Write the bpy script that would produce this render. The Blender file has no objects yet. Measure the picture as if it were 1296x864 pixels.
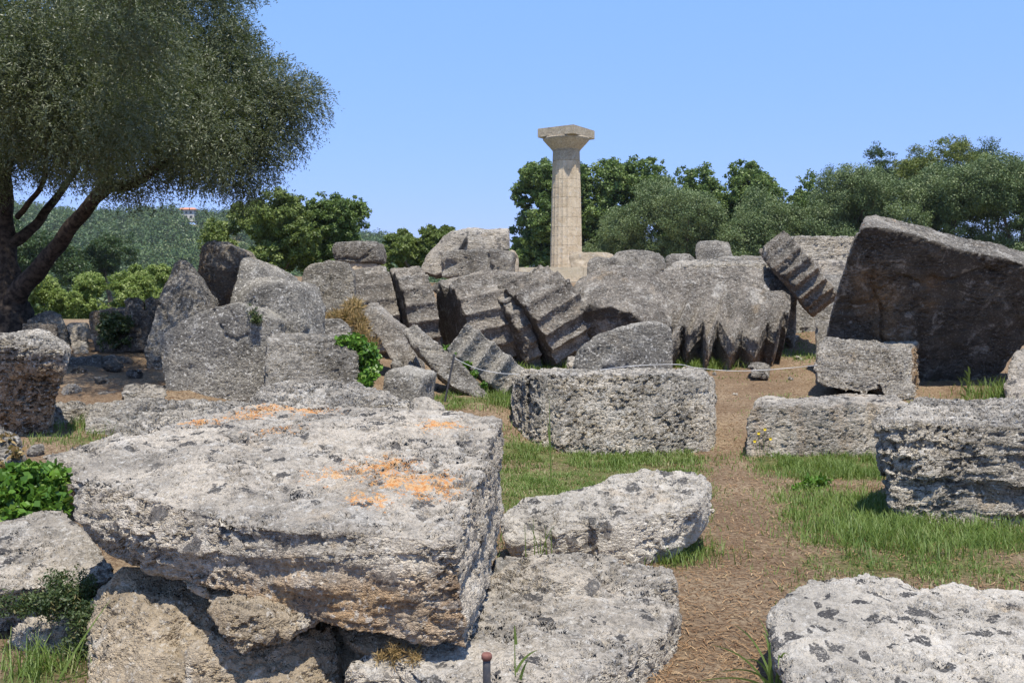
import bpy, bmesh, math, random, zlib
import numpy as np
from mathutils import Vector, Matrix

S = bpy.context.scene
COL = S.collection
rnd = random.Random(7)

# ------------------------------------------------------------------ camera, sky, sun, exposure
F = 1300.0                       # focal length in pixels of the 1296 px wide photograph
EYE = 1.65
PITCH = math.atan(32.0 / F)      # horizon sits 32 px above the middle
cam_d = bpy.data.cameras.new('camera')
cam = bpy.data.objects.new('camera', cam_d)
COL.objects.link(cam)
cam_d.sensor_width = 36.0
cam_d.lens = F / 1296.0 * 36.0
cam_d.clip_start = 0.05
cam_d.clip_end = 20000
cam.location = (0, 0, EYE)
cam.rotation_euler = (math.pi / 2 - PITCH, 0, 0)
S.camera = cam

SUN_EL, SUN_AZ = math.radians(69), math.radians(164)     # azimuth clockwise from +Y
w = bpy.data.worlds.new('World')
S.world = w
w.use_nodes = True
nt = w.node_tree
nt.nodes.clear()
sky = nt.nodes.new('ShaderNodeTexSky')
sky.sky_type = 'NISHITA'
sky.sun_disc = False
sky.sun_elevation = SUN_EL
sky.sun_rotation = SUN_AZ
sky.air_density = 1.0
sky.dust_density = 0.2
sky.ozone_density = 3.0
bg = nt.nodes.new('ShaderNodeBackground')
bg.inputs['Strength'].default_value = 0.135
wo = nt.nodes.new('ShaderNodeOutputWorld')
# the photograph's summer sky is a deeper, more even blue towards the horizon than the clear-air model
wtc = nt.nodes.new('ShaderNodeTexCoord'); wsp = nt.nodes.new('ShaderNodeSeparateXYZ')
nt.links.new(wtc.outputs['Generated'], wsp.inputs[0])
wmr = nt.nodes.new('ShaderNodeMapRange'); wmr.inputs['From Min'].default_value = 0.04; wmr.inputs['From Max'].default_value = 0.32
nt.links.new(wsp.outputs['Z'], wmr.inputs['Value'])
wcm = nt.nodes.new('ShaderNodeMix'); wcm.data_type = 'RGBA'
wcm.inputs[6].default_value = (0.50, 0.50, 0.88, 1); wcm.inputs[7].default_value = (1.0, 1.13, 1.30, 1)
nt.links.new(wmr.outputs[0], wcm.inputs[0])
wmu = nt.nodes.new('ShaderNodeMix'); wmu.data_type = 'RGBA'; wmu.blend_type = 'MULTIPLY'; wmu.inputs[0].default_value = 1.0
nt.links.new(sky.outputs[0], wmu.inputs[6]); nt.links.new(wcm.outputs[2], wmu.inputs[7])
nt.links.new(wmu.outputs[2], bg.inputs[0])
nt.links.new(bg.outputs[0], wo.inputs[0])

sun_d = bpy.data.lights.new('sun', 'SUN')
sun_d.energy = 5.0
sun_d.angle = math.radians(0.55)
sun_d.color = (1.0, 0.94, 0.835)
sun = bpy.data.objects.new('sun', sun_d)
COL.objects.link(sun)
to_sun = Vector((math.sin(SUN_AZ) * math.cos(SUN_EL), math.cos(SUN_AZ) * math.cos(SUN_EL), math.sin(SUN_EL)))
sun.rotation_euler = to_sun.to_track_quat('Z', 'Y').to_euler()
sun.location = (20, -30, 60)

S.view_settings.view_transform = 'Standard'
S.view_settings.look = 'None'
S.view_settings.exposure = 0.45
S.view_settings.gamma = 1.0
S.view_settings.use_curve_mapping = False
S.render.engine = 'CYCLES'
S.cycles.max_bounces = 6
S.cycles.diffuse_bounces = 3
S.cycles.transparent_max_bounces = 8
S.cycles.use_denoising = True

# ------------------------------------------------------------------ helpers
def sstep(a, b, x):
    t = np.clip((np.asarray(x, dtype=np.float64) - a) / (b - a), 0, 1)
    return t * t * (3 - 2 * t)

_rs = np.random.RandomState(11)
_perm = _rs.permutation(256).astype(np.int32)
_perm = np.concatenate([_perm, _perm, _perm])
_g = _rs.normal(size=(256, 3))
_g = (_g / np.linalg.norm(_g, axis=1)[:, None]).astype(np.float32)

def perlin(p):
    p = np.asarray(p, dtype=np.float32)
    pi = np.floor(p).astype(np.int32)
    f = p - pi
    pi &= 255
    u = f * f * f * (f * (f * 6 - 15) + 10)
    out = np.zeros(len(p), dtype=np.float32)
    for dx in (0, 1):
        wx = u[:, 0] if dx else 1 - u[:, 0]
        for dy in (0, 1):
            wy = u[:, 1] if dy else 1 - u[:, 1]
            for dz in (0, 1):
                wz = u[:, 2] if dz else 1 - u[:, 2]
                h = _perm[_perm[_perm[(pi[:, 0] + dx) & 255] + ((pi[:, 1] + dy) & 255)] + ((pi[:, 2] + dz) & 255)]
                g = _g[h]
                out += wx * wy * wz * (g[:, 0] * (f[:, 0] - dx) + g[:, 1] * (f[:, 1] - dy) + g[:, 2] * (f[:, 2] - dz))
    return out * 1.6

def fbm(p, octaves=4, gain=0.5):
    a, s, r = 1.0, 1.0, 0
    for i in range(octaves):
        r = r + a * perlin(np.asarray(p) * s + 17.3 * i)
        a *= gain
        s *= 2.03
    return r

def gz(x, y):
    """height of the ground"""
    x = np.asarray(x, dtype=np.float64); y = np.asarray(y, dtype=np.float64)
    t = np.clip(y - 10.5, 0, 14.5)
    z = 0.086 * t * sstep(10.5, 13, y)
    z = z + 0.58 * sstep(-1.8, -4.2, x) * sstep(6.0, 11.5, y) * (1 - 0.75 * sstep(18, 26, y))
    z = z + 0.22 * sstep(-2.2, -3.2, x) * sstep(4.5, 6.5, y) * (1 - sstep(7, 11, y))
    z = z + 0.24 * sstep(0.6, -0.4, x) * (1 - 0.9 * sstep(-1.8, -4.2, x)) * sstep(11.0, 12.8, y) * (1 - sstep(17, 20, y))
    z = z + 0.15 * sstep(22, 30, y)
    z = z + 1.15 * sstep(20.8, 24.5, y) * (1 - sstep(32, 44, y)) * sstep(-9, -5.5, x) * (1 - sstep(11, 16, x))
    return z

def P(px, py, d):
    """the point at depth d (metres along Y) that the photograph shows at pixel (px, py)"""
    u, v = (px - 648) / F, (432 - py) / F
    c, s = math.cos(PITCH), math.sin(PITCH)
    k = d / (c + v * s)
    return Vector((u * k, d, EYE + (-s + v * c) * k))

def G(px, py):
    """where the ray of a pixel meets the ground"""
    a, b = 2.0, 60.0
    for d in np.arange(3.0, 60, 0.1):
        q = P(px, py, d)
        if q.z <= float(gz(q.x, q.y)):
            return q
    return P(px, py, 40)

def mesh_np(name, verts, quads=None, tris=None, smooth=False):
    me = bpy.data.meshes.new(name)
    verts = np.asarray(verts, dtype=np.float32)
    parts, starts, n = [], [], 0
    if quads is not None and len(quads):
        q = np.asarray(quads, dtype=np.int32)
        parts.append(q.ravel()); starts.append(n + 4 * np.arange(len(q))); n += 4 * len(q)
    if tris is not None and len(tris):
        t = np.asarray(tris, dtype=np.int32)
        parts.append(t.ravel()); starts.append(n + 3 * np.arange(len(t))); n += 3 * len(t)
    loops = np.concatenate(parts).astype(np.int32); st = np.concatenate(starts).astype(np.int32)
    me.vertices.add(len(verts)); me.vertices.foreach_set('co', verts.ravel())
    me.loops.add(len(loops)); me.loops.foreach_set('vertex_index', loops)
    me.polygons.add(len(st)); me.polygons.foreach_set('loop_start', st)
    me.update(calc_edges=True)
    if smooth:
        me.polygons.foreach_set('use_smooth', np.ones(len(st), dtype=bool))
    me.validate()
    return me

def tag(o, label=None, cat=None, group=None, kind=None):
    if label: o['label'] = label
    if cat: o['category'] = cat
    if group: o['group'] = group
    if kind: o['kind'] = kind
    return o

def link(name, me, mat, parent=None, loc=None):
    o = bpy.data.objects.new(name, me)
    COL.objects.link(o)
    if mat is not None:
        me.materials.append(mat)
    if loc is not None: o.location = loc
    if parent is not None: o.parent = parent
    return o

def empty(name, loc):
    o = bpy.data.objects.new(name, None)
    COL.objects.link(o)
    o.location = loc
    o.empty_display_size = 0.2
    return o

def set_attr(me, name, vals):
    a = me.attributes.new(name, 'FLOAT', 'POINT')
    a.data.foreach_set('value', np.asarray(vals, dtype=np.float32))

# ------------------------------------------------------------------ materials
class N:
    def __init__(s, name):
        s.m = bpy.data.materials.new(name); s.m.use_nodes = True
        s.t = s.m.node_tree; s.t.nodes.clear()
        s.out = s.t.nodes.new('ShaderNodeOutputMaterial')
    def n(s, kind, **kw):
        x = s.t.nodes.new(kind)
        for k, v in kw.items(): setattr(x, k, v)
        return x
    def l(s, a, b): s.t.links.new(a, b)
    def noise(s, vec, scale, detail=4, rough=0.55, dist=0.0):
        x = s.n('ShaderNodeTexNoise')
        x.inputs['Scale'].default_value = scale; x.inputs['Detail'].default_value = detail
        x.inputs['Roughness'].default_value = rough; x.inputs['Distortion'].default_value = dist
        s.l(vec, x.inputs['Vector']); return x.outputs['Fac']
    def voro(s, vec, scale, feature='F1', out='Distance', rnd_=1.0):
        x = s.n('ShaderNodeTexVoronoi', feature=feature)
        x.inputs['Scale'].default_value = scale
        x.inputs['Randomness'].default_value = rnd_
        s.l(vec, x.inputs['Vector']); return x.outputs[out]
    def ramp(s, fac, a, b, lo=0.0, hi=1.0):
        x = s.n('ShaderNodeMapRange', interpolation_type='SMOOTHSTEP')
        s.l(fac, x.inputs['Value'])
        for k, v in zip(('From Min', 'From Max', 'To Min', 'To Max'), (a, b, lo, hi)): x.inputs[k].default_value = v
        return x.outputs['Result']
    def math(s, op, a, b=None, c=None):
        x = s.n('ShaderNodeMath', operation=op)
        for i, v in enumerate((a, b, c)):
            if v is None: continue
            if isinstance(v, (int, float)): x.inputs[i].default_value = v
            else: s.l(v, x.inputs[i])
        return x.outputs[0]
    def mix(s, fac, a, b, blend='MIX'):
        x = s.n('ShaderNodeMix', data_type='RGBA', blend_type=blend)
        for i, v in ((0, fac), (6, a), (7, b)):
            if isinstance(v, (int, float)): x.inputs[i].default_value = v
            elif isinstance(v, tuple): x.inputs[i].default_value = (*v, 1)
            else: s.l(v, x.inputs[i])
        return x.outputs[2]
    def mapping(s, vec, scale):
        x = s.n('ShaderNodeVectorMath', operation='MULTIPLY')
        s.l(vec, x.inputs[0]); x.inputs[1].default_value = scale
        return x.outputs[0]
    def attr(s, name):
        x = s.n('ShaderNodeAttribute'); x.attribute_name = name; return x.outputs['Fac']
    def coords(s):
        tc = s.n('ShaderNodeTexCoord'); oi = s.n('ShaderNodeObjectInfo')
        mu = s.math('MULTIPLY', oi.outputs['Random'], 57.0)
        x = s.n('ShaderNodeVectorMath', operation='ADD')
        s.l(tc.outputs['Object'], x.inputs[0]); s.l(mu, x.inputs[1])
        return x.outputs[0]
    def bsdf(s, col, rough=0.9, spec=0.2):
        b = s.n('ShaderNodeBsdfPrincipled')
        if isinstance(col, tuple): b.inputs['Base Color'].default_value = (*col, 1)
        else: s.l(col, b.inputs['Base Color'])
        b.inputs['Roughness'].default_value = rough
        b.inputs['Specular IOR Level'].default_value = spec
        return b

def stone_mat(name, a, b, dark=(0.055, 0.052, 0.048), pale=(0.60, 0.57, 0.51), darkness=0.5, pits=1.0, strata=1.0,
              black=0.0, fine=1.0, warm=0.25, grain=1.0):
    """weathered shelly limestone: grey patina, pale flecks, painted shade, tan patches, lichens, pits and bedding"""
    m = N(name)
    v = m.coords()
    big = m.noise(v, 1.1, 3, 0.6)
    col = m.mix(m.ramp(big, 0.36, 0.64), a, b)
    tan = m.ramp(m.noise(v, 1.7, 4, 0.6, 0.4), 0.60, 0.74, 0, warm)
    col = m.mix(tan, col, (0.40, 0.29, 0.17))
    shade_crust = m.attr('shade_crust')                                   # crusty dark tone that paints shade onto masked faces
    cn = m.math('MULTIPLY', shade_crust, m.ramp(m.noise(v, 2.6, 5, 0.65), 0.25, 0.60, 0.55, 1.0))
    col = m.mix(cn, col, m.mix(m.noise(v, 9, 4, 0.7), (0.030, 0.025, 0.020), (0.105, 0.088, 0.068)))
    stain = m.attr('stain')                                   # brown unweathered faces (painted on the mesh where the stone has them)
    sn = m.math('MULTIPLY', stain, m.ramp(m.noise(v, 3.5, 5, 0.65), 0.28, 0.62, 0.35, 1.0))
    bro = m.mix(m.ramp(m.noise(v, 6, 4, 0.6), 0.35, 0.65), (0.27, 0.165, 0.082), (0.40, 0.265, 0.14))
    col = m.mix(sn, col, bro)
    # mottling at hand size and grain size
    run = m.noise(m.mapping(v, (4.5, 4.5, 0.6)), 1.0, 5, 0.62)           # rain streaks
    col = m.mix(m.ramp(run, 0.52, 0.70, 0, 0.55 * darkness), col, (0.07, 0.066, 0.060))
    blo = m.noise(v, 2.9, 5, 0.7, 0.6)                                  # lichen-bleached and soot-grey patches
    col = m.mix(m.ramp(blo, 0.54, 0.66, 0, 0.42), col, pale)
    col = m.mix(m.ramp(blo, 0.46, 0.34, 0, 0.45 * darkness), col, (0.085, 0.078, 0.068))
    mot = m.noise(v, 7.5, 6, 0.68)
    col = m.mix(m.ramp(mot, 0.47, 0.66, 0, 0.9 * darkness), col, dark)
    gr = m.noise(v, 38, 4, 0.7)
    col = m.mix(m.ramp(gr, 0.49, 0.62, 0, 0.72 * grain * (0.5 + darkness)), col, dark)
    fl = m.noise(v, 30, 3, 0.6, 0.3)
    pl = m.math('MULTIPLY', m.ramp(fl, 0.56, 0.66, 0, 0.85 * grain), m.math('SUBTRACT', 1.0, m.math('MULTIPLY', shade_crust, 0.75)))
    col = m.mix(pl, col, pale)
    gr2 = m.noise(v, 110, 2, 0.6)
    col = m.mix(m.ramp(gr2, 0.52, 0.66, 0, 0.35 * grain), col, dark)
    # lichens sit on faces that look up
    geo = m.n('ShaderNodeNewGeometry')
    sep = m.n('ShaderNodeSeparateXYZ'); m.l(geo.outputs['Normal'], sep.inputs[0])
    if black > 0:
        up = m.ramp(sep.outputs['Z'], 0.15, 0.45)
        wv = m.n('ShaderNodeVectorMath', operation='ADD')
        nz = m.n('ShaderNodeTexNoise'); nz.inputs['Scale'].default_value = 14; nz.inputs['Detail'].default_value = 4
        m.l(v, nz.inputs['Vector'])
        sc = m.n('ShaderNodeVectorMath', operation='SCALE'); sc.inputs['Scale'].default_value = 0.17
        m.l(nz.outputs['Color'], sc.inputs[0]); m.l(v, wv.inputs[0]); m.l(sc.outputs[0], wv.inputs[1])
        vd = m.n('ShaderNodeTexVoronoi'); vd.inputs['Scale'].default_value = 8.0
        m.l(wv.outputs[0], vd.inputs['Vector'])
        vs = m.n('ShaderNodeSeparateColor'); m.l(vd.outputs['Color'], vs.inputs[0])
        pick = m.math('LESS_THAN', vs.outputs[0], 0.45 * black)
        size = m.math('MULTIPLY_ADD', m.math('POWER', vs.outputs[1], 1.3), 0.40, 0.09)
        near = m.math('LESS_THAN', vd.outputs['Distance'], size)
        patch = m.math('MULTIPLY', m.math('MULTIPLY', pick, near), up)
        patch = m.math('MULTIPLY', patch, m.ramp(m.noise(v, 45, 3, 0.6), 0.34, 0.42))
        patch = m.math('MULTIPLY', patch, m.ramp(m.noise(v, 1.6, 2, 0.5), 0.30, 0.42))
        col = m.mix(m.math('MULTIPLY', patch, 0.92), col, (0.035, 0.035, 0.038))
    orange = m.attr('orange')
    on = m.math('MULTIPLY_ADD', m.math('SUBTRACT', m.noise(v, 14, 4, 0.7), 0.5), 2.2, m.math('MULTIPLY', orange, 0.75))
    on = m.math('MULTIPLY_ADD', m.math('SUBTRACT', m.noise(v, 62, 4, 0.7), 0.5), 2.6, on)
    on = m.ramp(on, 0.46, 0.62)
    on = m.math('MULTIPLY', on, m.ramp(orange, 0.02, 0.15))
    col = m.mix(m.math('MULTIPLY', on, 0.85), col, m.mix(m.ramp(m.noise(v, 40, 2), 0.35, 0.65), (0.55, 0.22, 0.05), (0.60, 0.38, 0.18)))
    bs = m.bsdf(col, 0.93, 0.12)
    m.l(bs.outputs[0], m.out.inputs['Surface'])
    # relief
    warp = m.n('ShaderNodeVectorMath', operation='ADD')
    wn = m.n('ShaderNodeTexNoise'); wn.inputs['Scale'].default_value = 1.5; wn.inputs['Detail'].default_value = 2
    m.l(v, wn.inputs['Vector'])
    ws = m.n('ShaderNodeVectorMath', operation='SCALE'); ws.inputs['Scale'].default_value = 0.22
    m.l(wn.outputs['Color'], ws.inputs[0]); m.l(v, warp.inputs[0]); m.l(ws.outputs[0], warp.inputs[1])
    bed = m.noise(m.mapping(warp.outputs[0], (2.2, 2.2, 13.0)), 1.0, 6, 0.66)
    h = m.math('MULTIPLY', m.math('SUBTRACT', bed, 0.5), 0.075 * strata)
    r = m.noise(v, 6.0, 7, 0.66)
    h = m.math('ADD', h, m.math('MULTIPLY', m.math('SUBTRACT', r, 0.5), 0.062))
    pit = m.ramp(m.noise(m.mapping(v, (1, 1, 1.8)), 15, 4, 0.66), 0.35, 0.54, -1, 0)
    pm = m.ramp(m.noise(v, 2.3, 2), 0.36, 0.6, 0.25, 1.0)
    h = m.math('ADD', h, m.math('MULTIPLY', m.math('MULTIPLY', pit, pm), 0.042 * pits))
    f1 = m.noise(v, 55, 4, 0.7)
    h = m.math('ADD', h, m.math('MULTIPLY', m.math('SUBTRACT', f1, 0.5), 0.024 * fine))
    d = m.n('ShaderNodeDisplacement'); d.inputs['Midlevel'].default_value = 0.0; d.inputs['Scale'].default_value = 1.0
    m.l(h, d.inputs['Height']); m.l(d.outputs[0], m.out.inputs['Displacement'])
    m.m.displacement_method = 'BOTH'
    return m.m

M = {}
M['pale'] = stone_mat('pale weathered limestone', (0.335, 0.30, 0.25), (0.515, 0.455, 0.37), darkness=0.42, black=1.5, pits=0.8, warm=0.5, strata=0.7, grain=0.65)
M['white'] = stone_mat('whitish limestone with black lichen', (0.385, 0.35, 0.295), (0.55, 0.50, 0.42), darkness=0.28, black=2.2, pits=0.6, strata=0.6, warm=0.5, grain=0.55)
M['grey'] = stone_mat('grey weathered limestone', (0.165, 0.149, 0.126), (0.315, 0.285, 0.238), darkness=0.6, pits=0.8, strata=0.45, warm=0.3, grain=0.75)
M['flute'] = stone_mat('grey drum limestone', (0.170, 0.149, 0.124), (0.305, 0.268, 0.22), darkness=0.55, pits=0.6, strata=0.12, warm=0.35, grain=0.7)
M['smooth'] = stone_mat('smooth grey limestone', (0.195, 0.18, 0.155), (0.32, 0.295, 0.25), darkness=0.45, pits=0.35, strata=0.1, warm=0.15, fine=0.8)
M['pitted'] = stone_mat('pitted shelly limestone', (0.34, 0.31, 0.26), (0.55, 0.49, 0.40), darkness=0.65, pits=1.5, strata=0.7, warm=0.5)
M['layered'] = stone_mat('layered limestone', (0.32, 0.288, 0.24), (0.53, 0.475, 0.39), darkness=0.5, pits=1.2, strata=2.3, warm=0.35)
M['dark'] = stone_mat('dark limestone', (0.10, 0.09, 0.077), (0.17, 0.145, 0.12), darkness=0.6, pits=0.9, strata=0.3, warm=0.3, grain=0.5)  # darkest of the stone tones
M['brown'] = stone_mat('brown limestone', (0.29, 0.235, 0.165), (0.46, 0.375, 0.265), darkness=0.25, pits=0.6, strata=0.3, warm=0.5, grain=0.5)
M['tan'] = stone_mat('tan fresh limestone', (0.46, 0.37, 0.255), (0.56, 0.46, 0.33), darkness=0.25, pits=0.4, strata=0.3, warm=0.5, grain=0.6)

def plain(name, col, rough=0.8, spec=0.2, var=None, scale=8):
    m = N(name)
    c = col
    if var: c = m.mix(m.ramp(m.noise(m.coords(), scale, 4), 0.35, 0.65), col, var)
    m.l(m.bsdf(c, rough, spec).outputs[0], m.out.inputs['Surface'])
    return m.m

def leaf_mat(name, a, b, c=None, trans=0.25, rough=0.5, spec=0.35, under=None):
    m = N(name)
    v = m.attr('var')
    col = m.mix(m.ramp(v, 0.0, 0.7), a, b)
    if c: col = m.mix(m.ramp(v, 0.82, 1.0), col, c)
    if under:
        g = m.n('ShaderNodeNewGeometry')
        col = m.mix(m.math('MULTIPLY', g.outputs['Backfacing'], 0.8), col, under)
    bs = m.bsdf(col, rough, spec)
    tr = m.n('ShaderNodeBsdfTranslucent')
    m.l(m.mix(0.5, col, (0.16, 0.22, 0.03)), tr.inputs['Color'])
    mx = m.n('ShaderNodeMixShader'); mx.inputs[0].default_value = trans
    m.l(bs.outputs[0], mx.inputs[1]); m.l(tr.outputs[0], mx.inputs[2])
    m.l(mx.outputs[0], m.out.inputs['Surface'])
    return m.m

L = {
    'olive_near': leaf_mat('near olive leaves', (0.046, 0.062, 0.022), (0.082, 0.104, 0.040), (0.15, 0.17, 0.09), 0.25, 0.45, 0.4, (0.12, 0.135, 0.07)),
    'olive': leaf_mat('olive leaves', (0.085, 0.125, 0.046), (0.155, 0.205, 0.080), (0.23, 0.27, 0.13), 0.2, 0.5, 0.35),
    'broad': leaf_mat('broadleaf leaves', (0.075, 0.125, 0.028), (0.145, 0.210, 0.052), (0.21, 0.27, 0.09), 0.3),
    'yellow_broad': leaf_mat('light broadleaf leaves', (0.095, 0.135, 0.030), (0.175, 0.225, 0.055), (0.25, 0.29, 0.10), 0.3),
    'pine': leaf_mat('pine needles', (0.085, 0.115, 0.020), (0.150, 0.180, 0.033), (0.20, 0.21, 0.05), 0.2),
    'dark_pine': leaf_mat('dark pine needles', (0.026, 0.052, 0.014), (0.050, 0.085, 0.022), None, 0.2),
    'shrub': leaf_mat('bright shrub leaves', (0.14, 0.20, 0.04), (0.25, 0.32, 0.08), (0.36, 0.41, 0.15), 0.35),
    'ivy': leaf_mat('ivy leaves', (0.065, 0.15, 0.018), (0.14, 0.27, 0.035), (0.25, 0.35, 0.08), 0.35, 0.4, 0.4),
    'hill': leaf_mat('hill forest leaves', (0.040, 0.078, 0.022), (0.075, 0.120, 0.034), (0.11, 0.145, 0.045), 0.15),
    'grass': leaf_mat('grass blades', (0.095, 0.162, 0.030), (0.185, 0.255, 0.064), (0.45, 0.385, 0.22), 0.4, 0.5, 0.3),
    'dry': leaf_mat('dry grass', (0.26, 0.17, 0.075), (0.40, 0.28, 0.13), (0.5, 0.40, 0.22), 0.3, 0.8, 0.1),
    'litter': leaf_mat('fallen needles', (0.16, 0.085, 0.042), (0.32, 0.20, 0.105), (0.46, 0.33, 0.19), 0.1, 0.8, 0.1),
    'scrub': leaf_mat('low wild herb leaves', (0.035, 0.060, 0.020), (0.075, 0.105, 0.035), (0.16, 0.14, 0.06), 0.2),
}
M['bark'] = plain('olive bark', (0.030, 0.024, 0.020), 0.95, 0.1, (0.085, 0.066, 0.052), 14)
M['bark_far'] = plain('tree bark', (0.07, 0.055, 0.042), 0.95, 0.1, (0.12, 0.10, 0.08), 3)
M['steel'] = plain('dark painted iron', (0.045, 0.047, 0.055), 0.55, 0.4, (0.075, 0.07, 0.07), 40)
M['rust'] = plain('rusty red cap', (0.15, 0.07, 0.055), 0.8, 0.15, (0.21, 0.10, 0.08), 40)
M['rope'] = plain('white cord', (0.58, 0.57, 0.55), 0.8, 0.1)
M['plaster'] = plain('white plaster', (0.50, 0.47, 0.43), 0.9, 0.1)
M['tile'] = plain('terracotta tile', (0.42, 0.17, 0.10), 0.9, 0.1, (0.50, 0.24, 0.15), 1.0)
M['glass'] = plain('dark window glass', (0.03, 0.035, 0.04), 0.15, 0.5)
M['flower'] = plain('yellow petals', (0.75, 0.55, 0.05), 0.6, 0.1)

# ------------------------------------------------------------------ grass zones (used by the ground colour and the blades)
ZONES = [  # px, py, rx, ry (m), density, height (m)
    (770, 583, 1.15, 0.40, 1.0, 0.075), (690, 610, 0.75, 0.65, 0.9, 0.060), (820, 575, 0.85, 0.40, 0.8, 0.075), (655, 575, 0.45, 0.4, 0.9, 0.10),
    (770, 605, 1.2, 1.1, 0.75, 0.045), (680, 630, 0.8, 1.0, 0.75, 0.045), (850, 590, 0.7, 0.9, 0.5, 0.045),
    (1000, 588, 0.75, 0.45, 1.0, 0.11), (1050, 600, 0.6, 0.45, 1.0, 0.12), (1095, 590, 0.4, 0.4, 1.0, 0.13), (1075, 640, 0.7, 0.6, 0.9, 0.09),
    (1115, 670, 0.6, 0.4, 1.0, 0.14), (1170, 690, 0.7, 0.35, 1.0, 0.15), (1250, 690, 0.7, 0.4, 1.0, 0.15),
    (1030, 650, 0.8, 0.8, 0.6, 0.045), (1150, 715, 1.1, 0.5, 0.6, 0.05), (1060, 700, 0.6, 0.5, 0.35, 0.045), (1250, 725, 0.8, 0.4, 0.5, 0.05),
    (885, 700, 0.28, 0.30, 0.8, 0.11), (850, 712, 0.3, 0.12, 0.7, 0.12), (920, 690, 0.4, 0.5, 0.2, 0.05),
    (930, 580, 0.4, 1.0, 0.25, 0.04), (960, 540, 0.5, 1.2, 0.2, 0.04), (920, 510, 0.5, 0.8, 0.15, 0.04),
    (905, 464, 0.55, 0.35, 1.0, 0.22), (878, 466, 0.3, 0.3, 0.8, 0.18), (715, 462, 0.3, 0.4, 0.9, 0.20), (690, 468, 0.4, 0.3, 0.4, 0.12),
    (1000, 452, 0.4, 0.5, 0.5, 0.12), (1020, 440, 0.5, 0.8, 0.3, 0.07), (980, 470, 0.4, 0.4, 0.3, 0.06),
    (600, 510, 0.5, 0.3, 0.8, 0.12), (640, 505, 0.35, 0.5, 1.0, 0.16), (575, 515, 0.35, 0.25, 0.6, 0.10), (545, 505, 0.3, 0.3, 0.5, 0.08),
    (1275, 505, 0.35, 0.5, 0.9, 0.28), (1250, 510, 0.5, 0.4, 0.4, 0.1),
    (150, 545, 0.45, 0.25, 0.8, 0.14), (190, 550, 0.45, 0.2, 0.9, 0.16), (230, 545, 0.45, 0.2, 0.9, 0.17), (100, 560, 0.3, 0.3, 0.6, 0.1),
    (40, 855, 0.18, 0.25, 0.8, 0.14), (80, 858, 0.15, 0.2, 0.5, 0.10),
    (700, 705, 0.12, 0.15, 0.6, 0.12), (660, 690, 0.12, 0.2, 0.7, 0.14),
]
ZG = [(G(z[0], z[1]), *z[2:]) for z in ZONES]

PATH = sorted([(q.y, q.x) for q in (G(*p) for p in ((915, 855), (925, 760), (950, 690), (945, 630), (915, 570), (920, 520), (950, 485), (985, 460)))])
def on_path(x, y):
    """1 along the trodden strip between the blocks"""
    px = np.interp(y, [p[0] for p in PATH], [p[1] for p in PATH])
    return np.exp(-((x - px) / (0.20 + 0.012 * np.asarray(y))) ** 4) * (np.asarray(y) < PATH[-1][0] + 1)

def grassiness(x, y):
    g = np.zeros(len(x))
    for c, rx, ry, dn, h in ZG:
        g = np.maximum(g, dn * np.exp(-((x - c.x) / rx) ** 2 - ((y - c.y) / ry) ** 2))
    return g * (1 - 0.85 * on_path(x, y))

# ------------------------------------------------------------------ ground
def axis(inner0, inner1, step, outer):
    a = list(np.arange(inner0, inner1 + 1e-6, step))
    s = step; x = inner1; hi = []
    while x < outer[1]:
        s *= 1.22; x += s; hi.append(min(x, outer[1]))
    s = step; x = inner0; lo = []
    while x > outer[0]:
        s *= 1.22; x -= s; lo.append(max(x, outer[0]))
    return np.array(lo[::-1] + a + hi)

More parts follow.
